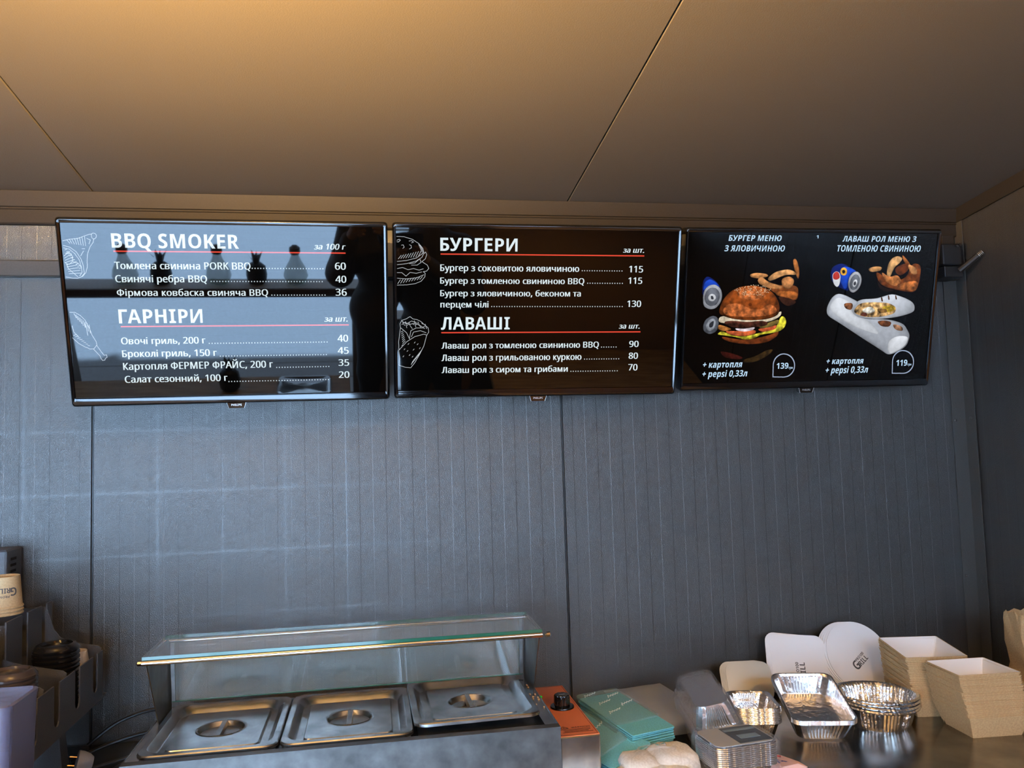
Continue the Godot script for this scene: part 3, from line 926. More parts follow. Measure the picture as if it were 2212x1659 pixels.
	M.print_blue = mat(lin(0.03, 0.08, 0.42), 0.5)
	M.print_red = mat(lin(0.62, 0.05, 0.06), 0.5)
	M.green_glass = mat(Color(lin(0.35, 0.55, 0.42), 0.45), 0.3)
	M.green_glass.transparency = BaseMaterial3D.TRANSPARENCY_ALPHA
	M.figure = mat(Color.WHITE, 0.7)
	M.figure.vertex_color_use_as_albedo = true

const CEIL_SLOPE = 0.1122   # metres of rise per metre towards the customers

func ceiling_y(z: float) -> float:
	return 2.205 + CEIL_SLOPE * z

func _ready() -> void:
	# ---- camera, sky, exposure
	var cam := Camera3D.new()
	cam.name = "camera"
	cam.fov = 2.0 * rad_to_deg(atan(829.5 / 1760.0))
	cam.near = 0.02
	add_child(cam)
	var yaw := deg_to_rad(9.77); var pit := deg_to_rad(4.1); var rol := deg_to_rad(-1.76)
	var fwd := Vector3(sin(yaw) * cos(pit), sin(pit), -cos(yaw) * cos(pit))
	var r := Vector3(cos(yaw), 0, sin(yaw))
	var u := r.cross(fwd)
	cam.transform = Transform3D(Basis(r * cos(rol) + u * sin(rol), -r * sin(rol) + u * cos(rol), -fwd), Vector3(0, 1.55, 2.16))
	var we := WorldEnvironment.new()
	we.name = "world"
	var env := Environment.new()
	env.background_mode = Environment.BG_SKY
	var sky := Sky.new()
	var sm := ProceduralSkyMaterial.new()
	sm.sky_top_color = lin(0.50, 0.70, 1.0)
	sm.sky_horizon_color = lin(0.62, 0.80, 1.0)
	sm.ground_bottom_color = lin(0.12, 0.13, 0.14)
	sm.ground_horizon_color = lin(0.25, 0.27, 0.30)
	sm.sky_energy_multiplier = 1.0
	sky.sky_material = sm
	env.sky = sky
	env.background_energy_multiplier = 7.5
	env.tonemap_mode = Environment.TONE_MAPPER_LINEAR
	env.tonemap_exposure = 1.0
	env.sdfgi_enabled = true
	env.ssao_enabled = true
	env.ssil_enabled = true
	we.environment = env
	add_child(we)
	var sun := DirectionalLight3D.new()
	sun.name = "sun"
	sun.light_color = Color(0.66, 0.825, 1.0)
	sun.light_energy = 38.0
	sun.light_angular_distance = 2.0
	sun.shadow_enabled = true
	sun.sky_mode = DirectionalLight3D.SKY_MODE_LIGHT_ONLY
	sun.rotation = Vector3(deg_to_rad(-70.0), deg_to_rad(180.0), 0)
	add_child(sun)
	make_materials()
	build_shell()
	build_screens()
	build_worktop()
	build_warmer()
	build_left()
	build_right()
	build_front()

# ---------------------------------------------------------------- the kiosk itself
func wall_panel(x0: float, x1: float, first_dark: float) -> MB:
	var m := MB.new()
	var p := 0.0685; var e := 0.0012; var deep := -0.0004
	var pts := [Vector2(x0, -0.004), Vector2(x0 + 0.002, 0.0)]
	var x := x0 + first_dark
	while x < x1 - 0.004:
		pts.append(Vector2(x - e, 0.0)); pts.append(Vector2(x + e, deep))
		var y := x + p * 0.5
		if y < x1 - 0.004:
			pts.append(Vector2(y - e, deep)); pts.append(Vector2(y + e, 0.0))
		x += p
	pts.append(Vector2(x1 - 0.002, pts[-1].y)); pts.append(Vector2(x1, -0.004))
	for i in pts.size() - 1:
		var a: Vector2 = pts[i]; var b: Vector2 = pts[i + 1]
		m.quad(Vector3(a.x, 0, a.y), Vector3(a.x, 2.3, a.y), Vector3(b.x, 2.3, b.y), Vector3(b.x, 0, b.y))
	return m

func build_shell() -> void:
	var back := structure("wall_back", null, null)
	var slab := MB.new()
	slab.box(Vector3(-0.3, 1.2, -0.044), Vector3(4.3, 2.4, 0.08))
	part("core", slab, M.satin_black, back)
	for s in [[-2.435, -1.8735, 0.03], [-1.8715, -0.6835, 0.03], [-0.6805, 0.5045, 0.0275], [0.5075, 1.735, 0.0275]]: part("panel", wall_panel(s[0], s[1], s[2]), M.wall, back, 5.0)
	var right := structure("wall_right", null, null)
	var rb := MB.new()
	rb.box(Vector3(1.785, 1.3, 1.4), Vector3(0.08, 2.6, 2.84))
	part("core", rb, M.satin_black, right)
	for k in 3:
		var pm := wall_panel(0.003 + 0.95 * k, 0.947 + 0.95 * k, 0.03)
		var po := part("panel", pm, M.wall, right, 5.0)
		po.transform = Transform3D(Basis(Vector3(0, 0, 1), Vector3(0, 1.12, 0), Vector3(-1, 0, 0)), Vector3(1.737, 0, 0))
	var left := MB.new()
	left.box(Vector3(-2.475, 1.3, 1.25), Vector3(0.08, 2.6, 2.5))
	structure("wall_left", left, M.wall)
	var fl := MB.new()
	fl.box(Vector3(-0.3, -0.03, 1.45), Vector3(4.4, 0.06, 3.1))
	structure("floor", fl, M.grey_floor)
	# ceiling panels, joints open between them
	var ceil_n := structure("ceiling", null, null)
	for s in [[-2.5, -1.9015], [-1.8985, -0.6815], [-0.6785, 0.5385], [0.5415, 1.76]]:
		var m := MB.new()
		var x0: float = s[0]; var x1: float = s[1]
		var c := 0.0015
		var yb := ceiling_y(-0.05); var yf := ceiling_y(2.86)
		var pr := [[x0, 0.012], [x0, 0.002], [x0 + c, 0.0], [x1 - c, 0.0], [x1, 0.002], [x1, 0.012]]
		for i in pr.size() - 1:
			m.quad(Vector3(pr[i][0], yf + pr[i][1], 2.86), Vector3(pr[i][0], yb + pr[i][1], -0.05), Vector3(pr[i + 1][0], yb + pr[i + 1][1], -0.05), Vector3(pr[i + 1][0], yf + pr[i + 1][1], 2.86))
		part("panel", m, M.ceiling, ceil_n, 20.0)
	var cs := MB.new()
	cs.xf = Transform3D(Basis(Vector3(1, 0, 0), atan(-CEIL_SLOPE)), Vector3(-0.37, ceiling_y(1.40) + 0.052, 1.40))
	cs.box(Vector3.ZERO, Vector3(4.34, 0.08, 3.0))
	part("core", cs, M.satin_black, ceil_n)
	var hd := MB.new()
	hd.box(Vector3(-1.04, 2.14, 2.83), Vector3(3.0, 0.82, 0.05))
	structure("trim_6", hd, M.trim)
	# cornice: two stepped bands with a bead between them
	var co := structure("trim_1", null, null)
	var a := MB.new()
	var prof := [Vector2(0.0, 2.098), Vector2(0.016, 2.1235), Vector2(0.019, 2.1265), Vector2(0.019, 2.1585), Vector2(0.0225, 2.1600), Vector2(0.0225, 2.1620), Vector2(0.0195, 2.1630), Vector2(0.0195, 2.1645), Vector2(0.024, 2.1660), Vector2(0.030, 2.2035), Vector2(0.0, 2.2035)]
	prof[0] = Vector2(0.0, 2.1235)
	for i in prof.size() - 1:
		var p: Vector2 = prof[i]; var q: Vector2 = prof[i + 1]
		a.quad(Vector3(-2.43, p.y, p.x), Vector3(-2.43, q.y, q.x), Vector3(1.735, q.y, q.x), Vector3(1.735, p.y, p.x))
	part("cornice", a, M.trim, co, 12.0)
	var rail := rbox(4.16, 0.040, 0.022, 0.0025, Vector3(-0.35, 1.992, 0.0115))
	structure("trim_2", rail, M.trim_wall, 20.0)
	# corner angle on the back and right walls, with its screws
	var ang := structure("trim_3", null, null)
	var l := MB.new()
	l.extrude(PackedVector2Array([Vector2(1.6885, -0.001), Vector2(1.7345, -0.001), Vector2(1.7345, -0.042), Vector2(1.7320, -0.042), Vector2(1.7320, -0.0035), Vector2(1.6885, -0.0035)]), 2.2)
	var lo := part("angle", l, M.trim_wall, ang, 20.0)
	lo.transform = Transform3D(Basis(Vector3(1, 0, 0), Vector3(0, 0, -1), Vector3(0, 1, 0)), Vector3(0, 2.2, 0))
	for s in [[1.698, 1.575, 0], [1.699, 1.122, 0], [1.700, 2.08, 0], [0.025, 1.580, 1], [0.025, 1.107, 1], [0.030, 2.10, 1]]:
		var h := MB.new()
		h.lathe([Vector2(0.0048, 0.0), Vector2(0.0045, 0.0012), Vector2(0.0028, 0.0026), Vector2(0.0010, 0.003)], 10)
		var so := part("screw", h, M.trim_wall, ang)
		so.transform = Transform3D(Basis(Vector3(1, 0, 0), PI / 2), Vector3(s[0], s[1], 0.0035)) if s[2] == 0 else Transform3D(Basis(Vector3(0, 0, 1), PI / 2), Vector3(1.732, s[1], s[0]))
	var rt := MB.new()
	rt.xf = Transform3D(Basis(Vector3(1, 0, 0), atan(-CEIL_SLOPE)), Vector3(1.7315, ceiling_y(1.3) - 0.022, 1.3))
	rt.box(Vector3.ZERO, Vector3(0.005, 0.042, 2.86))
	structure("trim_4", rt, M.trim)

func build_screens() -> void:
	var o := Vector3(0, 1.55, 2.16)
	television(menu_image(TEXT_1, DOTS_1, RULES_1, SKETCH_1), "leftmost black menu television headed BBQ SMOKER, reflecting daylight", o + Vector3(-0.323, 0.324, -1.988), 16.0, 1.2, 0.3)
	television(menu_image(TEXT_2, DOTS_2, RULES_2, SKETCH_2), "middle black menu television listing burgers and lavash rolls", o + Vector3(0.420, 0.327, -1.999), 14.2, -1.6, -0.4)
	television(food_image(), "rightmost black television showing pictures of a burger and wraps", o + Vector3(1.179, 0.335, -2.024), 14.0, -1.57, 0.0)
	# spare swivel arm on the corner post
	var t := thing("swivel_bracket", "dark metal swivel arm bracket high in the right corner", "bracket", "", pose(Vector3(1.70, 1.98, 0.0)))
	part("mounting_plate", rbox(0.042, 0.112, 0.012, 0.002, Vector3(0.004, 0.105, 0.012)), M.trim, t, 20.0)
	part("arm_box", rbox(0.062, 0.062, 0.07, 0.003, Vector3(-0.035, 0.044, 0.044)), M.steel_black, t, 20.0)
	part("lower_box", rbox(0.060, 0.032, 0.07, 0.002, Vector3(-0.034, 0.008, 0.045)), M.satin_black, t, 20.0)
	var rod := MB.new()
	rod.tube(PackedVector3Array([Vector3(-0.02, 0.026, 0.085), Vector3(0.014, 0.062, 0.12)]), 0.0085, 10)
	var ro := part("clamp_handle", rod, M.satin_black, t)
	var tip := MB.new()
	for k in 5: tip.tube(PackedVector3Array([Vector3(0.014, 0.062, 0.12) + Vector3(0.0022, 0.0023, 0.0023) * (k - 0.5), Vector3(0.014, 0.062, 0.12) + Vector3(0.0022, 0.0023, 0.0023) * k]), 0.008, 10)
	part("threaded_tip", tip, M.steel_dull, ro, 35.0, "bare steel thread")
	for s in [Vector3(-0.02, 0.098, 0.082), Vector3(-0.008, 0.1, 0.08), Vector3(0.004, 0.20, 0.02)]:
		var b := MB.new()
		b.xf = pose(s, 0, 60)
		b.lathe([Vector2(0.004, 0), Vector2(0.004, 0.003), Vector2(0.002, 0.004)], 6)
		part("bolt", b, M.steel_dull, t)

func build_worktop() -> void:
	var t := thing("steel_worktop", "brushed stainless steel worktop along the dark panel wall", "worktop", "", pose(Vector3(-0.35, 0, 0.36)))
	part("top", rbox(4.13, 0.04, 0.70, 0.004, Vector3(0, 0.82, 0)), M.worktop, t, 20.0)
	for x in [-1.9, -0.65, 0.65, 1.9]:
		for z in [-0.28, 0.28]: part("leg", rbox(0.045, 0.82, 0.045, 0.003, Vector3(x, 0, z)), M.steel_dull, t, 20.0)
	part("shelf", rbox(4.0, 0.02, 0.6, 0.003, Vector3(0, 0.22, 0)), M.steel_dull, t, 20.0)

# ---------------------------------------------------------------- bain-marie
func build_warmer() -> void:
	var t := thing("food_warmer", "stainless steel food warmer with glass guard and orange control panel", "food warmer", "", pose(Vector3(-0.052, 0.86, 0.408)))
	var x0 := -0.402; var x1 := 0.400; var zf := 0.165; var zb := -0.168; var top := 0.138
	var b := MB.new()
	b.box(Vector3((x0 + x1) / 2, 0.062, (zf + zb) / 2), Vector3(x1 - x0 - 0.004, 0.122, zf - zb - 0.004))
	part("well", b, M.steel_dull, t, 20.0)
	var f := MB.new()   # folded front sheet with a narrow return on top
	f.box(Vector3((x0 + x1) / 2, top / 2 + 0.002, zf - 0.001), Vector3(x1 - x0, top - 0.004, 0.002))
	f.box(Vector3((x0 + x1) / 2, top - 0.001, zf - 0.009), Vector3(x1 - x0, 0.0025, 0.020))
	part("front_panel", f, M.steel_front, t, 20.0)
	for s in [x0 + 0.001, x1 - 0.001]:
		var sp := MB.new()
		sp.box(Vector3(s, top / 2, (zf + zb) / 2), Vector3(0.002, top, zf - zb - 0.003))
		var inward := 0.012 if s < 0 else -0.012
		sp.box(Vector3(s + inward, top - 0.002, (zf + zb) / 2), Vector3(0.026, 0.002, zf - zb - 0.02))
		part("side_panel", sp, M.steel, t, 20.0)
	var bp := MB.new()
	bp.box(Vector3((x0 + x1) / 2, top / 2, zb + 0.001), Vector3(x1 - x0, top, 0.002))
	part("back_panel", bp, M.steel_dull, t, 20.0)
	for k in 2:
		var br := MB.new()
		br.box(Vector3(-0.1335 + 0.2545 * k, top - 0.012, 0.0), Vector3(0.014, 0.003, 0.31))
		part("cross_bar", br, M.steel, t, 20.0)
	# guard: two leaning side sheets, top and back panes, front rail
	for s in [x0 + 0.012, x1 - 0.012]:
		var g := MB.new()
		g.xf = Transform3D(Basis(Vector3(0, 0, 1), Vector3(0, 1, 0), Vector3(-1, 0, 0)), Vector3(s, 0, 0))
		g.extrude(PackedVector2Array([Vector2(-0.158, top - 0.001), Vector2(-0.052, top - 0.001), Vector2(0.045, 0.292), Vector2(-0.138, 0.292), Vector2(-0.158, 0.16)]), 0.002)
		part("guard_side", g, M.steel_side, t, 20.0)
		var ch := MB.new()
		var into := 0.009 if s < 0 else -0.009
		ch.tube(PackedVector3Array([Vector3(s + into, 0.158, -0.146), Vector3(s + into, 0.286, -0.134)]), 0.005, 4)
		part("pane_channel", ch, M.steel_dull, t, 20.0)
	var tp := MB.new()
	tp.box(Vector3(-0.001, 0.295, -0.046), Vector3(0.789, 0.006, 0.182))
	var tg := part("top_pane", tp, M.glass, t, 20.0, "clear glass shelf")
	var te := MB.new()
	te.box(Vector3(-0.001, 0.295, 0.0458), Vector3(0.789, 0.0062, 0.0016))
	te.box(Vector3(-0.001, 0.295, -0.1378), Vector3(0.789, 0.0062, 0.0016))
	part("pane_edge", te, M.glass_edge, tg, 20.0, "green edge of the glass")
	var bk := MB.new()
	bk.xf = Transform3D(Basis(Vector3(1, 0, 0), deg_to_rad(4.5)), Vector3(-0.001, 0.222, -0.141))
	bk.box(Vector3.ZERO, Vector3(0.768, 0.130, 0.005))
	var bg := part("back_pane", bk, M.glass, t, 20.0, "clear glass back pane")
	var be := MB.new()
	be.xf = bk.xf
	be.box(Vector3(0, -0.0655, 0), Vector3(0.768, 0.0016, 0.0052))
	part("pane_edge", be, M.glass_edge, bg, 20.0)
	for q in [[0.0445, 0.2865, 0.0055], [-0.134, 0.287, 0.0045]]:
		var ra := MB.new()
		ra.tube(PackedVector3Array([Vector3(x0 + 0.006, q[1], q[0]), Vector3(x1 - 0.006, q[1], q[0])]), q[2], 12)
		var rl := part("guard_rail", ra, M.chrome, t)
		if q[0] > 0:
			for e in [x0 - 0.002, x1 + 0.002]:
				var nut := MB.new()
				nut.xf = Transform3D(Basis(Vector3(0, 0, 1), PI / 2), Vector3(e + 0.004, q[1], q[0]))
				nut.lathe([Vector2(0.0035, -0.006), Vector2(0.0055, -0.004), Vector2(0.0055, 0.003), Vector2(0.003, 0.006)], 8)
				part("end_nut", nut, M.chrome, rl)
	# three lids
	var lid := thing("pan_lid", "steel pan lid with recessed handle, leftmost on the food warmer", "pan lid", "steel pan lids on the food warmer")
	var w := 0.252; var d := 0.310
	var m := MB.new()
	var s := 6
	var inner := rr(w - 0.084, d - 0.096, 0.012, -0.0085, s, 9)
	m.loft([rr(w - 0.012, d - 0.012, 0.02, -0.008, s, 9), rr(w, d, 0.026, -0.006, s, 9), rr(w, d, 0.026, -0.001, s, 9), rr(w - 0.004, d - 0.004, 0.025, 0.001, s, 9), rr(w - 0.024, d - 0.028, 0.034, 0.001, s, 9), rr(w - 0.030, d - 0.034, 0.034, -0.001, s, 9), rr(w - 0.050, d - 0.056, 0.030, -0.0135, s, 9), rr(w - 0.056, d - 0.062, 0.028, -0.0145, s, 9), rr(w - 0.078, d - 0.090, 0.014, -0.0145, s, 9), inner,
		round_of(inner, 0.0505, -0.0085), round_of(inner, 0.048, -0.0072), round_of(inner, 0.0455, -0.0085), round_of(inner, 0.040, -0.019), round_of(inner, 0.027, -0.027), round_of(inner, 0.010, -0.030)], false, true)
	part("plate", m, M.steel, lid, 24.0)
	var hb := MB.new()
	hb.loft([rr(0.011, 0.084, 0.002, -0.021, 2), rr(0.0115, 0.088, 0.002, -0.010, 2), rr(0.009, 0.088, 0.002, -0.0068, 2)])
	part("handle", hb, M.steel_dull, lid)
	lid.transform = pose(Vector3(-0.313, 1.0, 0.388))
	copy(lid, "pan_lid", pose(Vector3(-0.058, 1.0, 0.389)), "middle steel pan lid with recessed handle on the food warmer")
	copy(lid, "pan_lid", pose(Vector3(0.193, 1.010, 0.378), 0.8, -1.0, 0.4), "steel pan lid beside the orange panel, sitting slightly proud")
	# control box
	var cb := thing_part(t, "control_box")
	var cx := 0.446; var cw := 0.082
	part("housing", rbox(cw, 0.106, 0.335, 0.002, Vector3(cx, 0, -0.031)), M.steel, cb, 20.0)
	var op := MB.new()
	op.box(Vector3(cx, 0.1068, -0.031), Vector3(cw - 0.002, 0.0016, 0.331))
	part("orange_plate", op, M.orange, cb, 20.0, "orange control panel sheet")
	var bd := MB.new()
	for q in [[cx, -0.1925, cw - 0.008, 0.0008], [cx, 0.1305, cw - 0.008, 0.0008]]: bd.box(Vector3(q[0], 0.1078, q[1]), Vector3(q[2], 0.0003, q[3]))
	for q in [cx - cw / 2 + 0.004, cx + cw / 2 - 0.004]: bd.box(Vector3(q, 0.1078, -0.031), Vector3(0.0008, 0.0003, 0.323))
	part("printed_border", bd, M.ink_black, cb, 20.0)
	var flat := Basis(Vector3(1, 0, 0), Vector3(0, 0, -1), Vector3(0, 1, 0))
	var wa := part("lettering", lettering("WARNING", 0.040, 0.0068), M.ink_black, cb)
	wa.transform = Transform3D(flat, Vector3(cx + 0.012, 0.1079, 0.093))
	var tr := MB.new()
	tr.xf = Transform3D(flat, Vector3(cx - 0.023, 0.1079, 0.093))
	for q in [[Vector2(-0.009, 0), Vector2(0, 0.011)], [Vector2(0, 0.011), Vector2(0.009, 0)], [Vector2(0.009, 0), Vector2(-0.009, 0)], [Vector2(0, 0.002), Vector2(0, 0.006)]]:
		tr.tube(PackedVector3Array([Vector3(q[0].x, q[0].y, 0), Vector3(q[1].x, q[1].y, 0)]), 0.0006, 4)
	for k in 4: tr.box(Vector3(0.022 + (0.002 if k % 2 else 0.0), -0.006 - 0.0055 * k, 0), Vector3(0.062 - 0.006 * (k % 3), 0.0014, 0.0003))
	part("printed_warning", tr, M.ink_black, cb, 20.0)
	var kn := MB.new()
	kn.xf = Transform3D(Basis(), Vector3(cx + 0.004, 0.1076, -0.040))
	kn.lathe([Vector2(0.0265, 0), Vector2(0.0265, 0.002), Vector2(0.0255, 0.004), Vector2(0.0175, 0.0055)], 32)
	var ko := part("knob_skirt", kn, M.gloss_black, cb)
	var kg := MB.new()
	kg.xf = Transform3D(Basis(), Vector3(cx + 0.004, 0.113, -0.040))
	var lps := []
	for q in [[0.0165, 0.0], [0.0178, 0.002], [0.0172, 0.020], [0.0155, 0.0225]]:
		var l := PackedVector3Array()
		for j in 48:
			var a := TAU * j / 48
			var rad: float = q[0] - 0.0018 * pow(maxf(0.0, cos(a * 8)), 2.0)
			l.append(Vector3(cos(a) * rad, q[1], sin(a) * rad))
		lps.append(l)
	kg.loft(lps)
	var kgo := part("grip", kg, M.gloss_black, ko, 40.0)
	var km := part("lettering", lettering("OFF", 0.012, 0.004), M.silver_print, kgo)
	km.transform = Transform3D(flat, Vector3(cx + 0.004, 0.1358, -0.036))
	for q in [[cx - 0.028, Color(0.1, 0.9, 0.2), true], [cx + 0.021, Color(0.12, 0.02, 0.01), false]]:
		var le := MB.new()
		le.xf = Transform3D(Basis(), Vector3(q[0], 0.1075, -0.120))
		le.lathe([Vector2(0.0042, 0), Vector2(0.0042, 0.0015), Vector2(0.003, 0.003), Vector2(0.001, 0.0036)], 12)
		var lm := mat(q[1], 0.2)
		if q[2]:
			lm = mat(Color(0.02, 0.2, 0.05), 0.2)
			lm.emission_enabled = true
			lm.emission = Color(0.05, 0.75, 0.12)
			lm.emission_energy_multiplier = 0.6
		part("led_light" if q[2] else "indicator_lens", le, lm, cb, 35.0, "glowing green light" if q[2] else "")
	# crumbs lie beside the right lid
	var rng := RandomNumberGenerator.new()
	rng.seed = 3
	for k in 14:
		var c := MB.new()
		var z := rng.randf_range(0.27, 0.50)
		c.box(Vector3.ZERO, Vector3(rng.randf_range(0.002, 0.004), 0.002, rng.randf_range(0.002, 0.004)), Basis.from_euler(Vector3(rng.randf(), rng.randf() * 3, rng.randf())))
		single("crumb", c, M.crumb, "tiny bread crumb on the warmer rim beside the right lid", "crumb", "crumbs on the warmer rim", pose(Vector3(0.330 + rng.randf_range(-0.008, 0.012), 0.9985, z)))

func thing_part(parent: Node3D, called: String) -> Node3D:
	var o := Node3D.new()
	o.name = called
	parent.add_child(o, true)
	return o

# ---------------------------------------------------------------- left end of the worktop
func slotted(z0: float, z1: float, h: float, slots: Array, w: float, deep: float) -> PackedVector2Array:
	var p := PackedVector2Array([Vector2(z0, 0), Vector2(z1, 0), Vector2(z1, h)])
	var s := slots.duplicate()
	s.sort()
	s.reverse()
	for c in s:
		p.append(Vector2(c + w / 2, h))
		for k in 7:
			var t := PI * k / 6
			p.append(Vector2(c + cos(t) * w / 2, h - deep + w / 2 - sin(t) * w / 2))
		p.append(Vector2(c - w / 2, h))
	p.append(Vector2(z0, h))
	return p

func lid_mesh(r := 0.0445) -> MB:
	var m := MB.new()
	m.lathe([Vector2(r - 0.002, 0), Vector2(r + 0.0012, 0.0008), Vector2(r + 0.0012, 0.0045), Vector2(r - 0.001, 0.006), Vector2(r - 0.0025, 0.009), Vector2(r - 0.006, 0.0135), Vector2(r - 0.009, 0.0148), Vector2(r - 0.0125, 0.0142), Vector2(r - 0.014, 0.0095), Vector2(0.008, 0.0092)], 36, false)
	return m

func build_left() -> void:
	var side := Basis(Vector3(0, 0, 1), Vector3(0, 1, 0), Vector3(-1, 0, 0))   # local x runs along the world's z, the face looks to +x after mirroring
	var t := thing("cup_organizer", "black plastic two tier cup and lid organizer at left end", "organizer", "", pose(Vector3(-0.70, 0.86, 0.36)))
	# lower tier: front x = 0.08, from z = -0.232 to 0.28; base 0.139 above the worktop
	var slots := [-0.182, -0.072, 0.041, 0.150, 0.252]
	var f := MB.new()
	f.xf = Transform3D(side, Vector3(0.08, 0.139, 0))
	f.extrude(slotted(-0.232, 0.290, 0.107, slots, 0.030, 0.082), 0.003)
	part("front_panel", f, M.black_plastic, t, 20.0)
	var up := MB.new()
	up.xf = Transform3D(side, Vector3(-0.04, 0.139, 0))
	up.extrude(slotted(-0.267, 0.290, 0.219, [-0.222, -0.118, -0.012, 0.095, 0.2], 0.030, 0.125), 0.003)
	part("upper_front_panel", up, M.black_plastic, t, 20.0)
	var bk := MB.new()
	bk.box(Vector3(-0.165, 0.20, 0.012), Vector3(0.003, 0.36, 0.557))
	part("back_panel", bk, M.black_plastic, t, 20.0)
	var fl := MB.new()
	fl.box(Vector3(-0.042, 0.1405, 0.012), Vector3(0.246, 0.003, 0.557))
	part("tray_floor", fl, M.black_plastic, t, 20.0)
	var us := MB.new()
	us.box(Vector3(-0.103, 0.236, 0.012), Vector3(0.122, 0.003, 0.557))
	part("upper_floor", us, M.black_plastic, t, 20.0)
	# dividers with a swept top edge
	for z in [-0.232, -0.019, 0.098, 0.20]:
		var d := MB.new()
		d.xf = Transform3D(Basis(), Vector3(0, 0.139, z))
		var p := PackedVector2Array([Vector2(-0.040, 0.002), Vector2(0.0785, 0.002), Vector2(0.0785, 0.112), Vector2(0.072, 0.117)])
		var rise := 0.062 if z < -0.2 else 0.004
		for k in 7:
			var s := k / 6.0
			p.append(Vector2(0.05 - 0.085 * s, 0.122 + 0.020 * s + rise * pow(s, 6)))
		p.append(Vector2(-0.040, 0.143 + rise))
		d.extrude(p, 0.003)
		part("divider", d, M.black_plastic, t, 20.0)
	for z in [-0.264, -0.065, 0.042, 0.15]:
		var d := MB.new()
		d.box(Vector3(-0.103, 0.29, z), Vector3(0.122, 0.11, 0.003))
		part("divider", d, M.black_plastic, t, 20.0)
	for z in [-0.17, 0.14]:
		var lg := MB.new()
		lg.loft([rr(0.12, 0.045, 0.004, 0.0, 2), rr(0.09, 0.035, 0.004, 0.139, 2)])
		var lo := part("foot", lg, M.black_plastic, t)
		lo.position = Vector3(-0.03, 0, z)
	# black coffee lids stacked in two pockets of the lower tier
	var lm := lid_mesh().mesh(40.0)
	for k in 15:
		single("coffee_lid", lm, M.gloss_lid, "glossy black coffee cup lid on top of the far lid stack" if k == 14 else "black coffee cup lid within the far lid stack of the organizer", "cup lid", "black lids in the far pocket", pose(Vector3(-0.677, 1.003 + 0.0095 * k, 0.238), 40 * k))
	for k in 17:
		single("coffee_lid", lm, M.gloss_lid, "smoky brown cup lid on top of the near stack at left edge" if k == 16 else "smoky brown cup lid within the near lid stack at left edge", "cup lid", "smoky lids in the near pocket", pose(Vector3(-0.677, 1.003 + 0.0085 * k, 0.462), 25 * k)).material_override = M.smoky_lid
	# small paper cups upside down in the far corner pocket
	var sc := MB.new()
	sc.lathe([Vector2(0.031, 0), Vector2(0.0325, 0.001), Vector2(0.0325, 0.004), Vector2(0.0305, 0.005), Vector2(0.0225, 0.060), Vector2(0.021, 0.0605), Vector2(0.020, 0.058)], 28, false)
	var scm := sc.mesh(40.0)
	for k in 7:
		single("small_paper_cup", scm, M.cup_pale, "pale small paper cup on top of the far corner nest" if k == 6 else "pale small paper cup nested upside down in the far corner pocket", "paper cup", "small cups in the far pocket", pose(Vector3(-0.662, 1.003 + 0.0088 * k, 0.164)))
	# kraft cups upside down on the upper tier
	var cup := thing("paper_cup", "kraft paper cup bearing an upside down GRILL print, topmost", "paper cup", "kraft cups on the upper tier")
	var cm := MB.new()
	cm.lathe([Vector2(0.0455, 0), Vector2(0.0475, 0.001), Vector2(0.0480, 0.003), Vector2(0.0470, 0.0055), Vector2(0.0452, 0.0065), Vector2(0.0385, 0.084), Vector2(0.0378, 0.085), Vector2(0.0368, 0.084), Vector2(0.0366, 0.079)], 40, false)
	part("cup_body", cm, M.cup, cup, 40.0)
	var bend := func(src: ArrayMesh, a0: float, y0: float) -> ArrayMesh:
		var av: PackedVector3Array = src.surface_get_arrays(0)[Mesh.ARRAY_VERTEX]
		var mb := MB.new()
		for i in range(0, av.size(), 3):
			var q := []
			for j in 3:
				var h := y0 - av[i + j].y
				var rad := lerpf(0.0452, 0.0385, (h - 0.0065) / 0.0775) + 0.0003
				var an := a0 + av[i + j].x / rad
				q.append(Vector3(cos(an) * rad, h, sin(an) * rad))
			mb.tri(q[0], q[1], q[2])
		return mb.mesh()
	part("printed_logo", bend.call(lettering("G", 0.017, 0.021), 0.62, 0.056), M.ink, cup)
	part("printed_logo", bend.call(lettering("RILL", 0.032, 0.013), 1.22, 0.056), M.ink, cup)
	part("printed_logo", bend.call(lettering("PRO100", 0.030, 0.006), 1.22, 0.037), M.ink, cup)
	var small := Transform3D(Basis.from_scale(Vector3.ONE * 0.80), Vector3(-0.797, 1.2264, 0.20))
	cup.transform = small
	for k in 2: copy(cup, "paper_cup", small.translated(Vector3(0, -0.0072 * (k + 1), 0)), "kraft paper cup under the printed topmost cup", "kraft cups on the upper tier")
	# black appliance behind
	var ap := thing("black_appliance", "black vented appliance box at the left wall edge", "appliance", "", pose(Vector3(-1.015, 0.86, 0.049)))
	part("casing", rbox(0.36, 0.478, 0.084, 0.004), M.black_plastic, ap, 20.0)
	for k in 5:
		var vs := MB.new()
		vs.box(Vector3(0.1805, 0.455 - 0.014 * k, 0.010 + 0.001 * k), Vector3(0.002, 0.006, 0.028))
		part("vent_slot", vs, M.hole, ap, 20.0)
	# translucent box in the near left corner
	var cl := thing("plastic_container", "bluish translucent plastic container at the near left corner", "container", "", pose(Vector3(-0.625, 0.86, 0.745)))
	var cw := MB.new()
	cw.loft([rr(0.15, 0.10, 0.012, 0.0, 4), rr(0.165, 0.115, 0.016, 0.30, 4), rr(0.168, 0.118, 0.016, 0.318, 4), rr(0.160, 0.110, 0.014, 0.320, 4), rr(0.158, 0.108, 0.014, 0.30, 4), rr(0.143, 0.093, 0.010, 0.004, 4)])
	part("wall", cw, M.frosted, cl, 40.0)
	var cn := MB.new()
	cn.loft([rr(0.138, 0.088, 0.010, 0.006, 3), rr(0.148, 0.098, 0.012, 0.22, 3)])
	part("contents", cn, M.frosted_fill, cl)
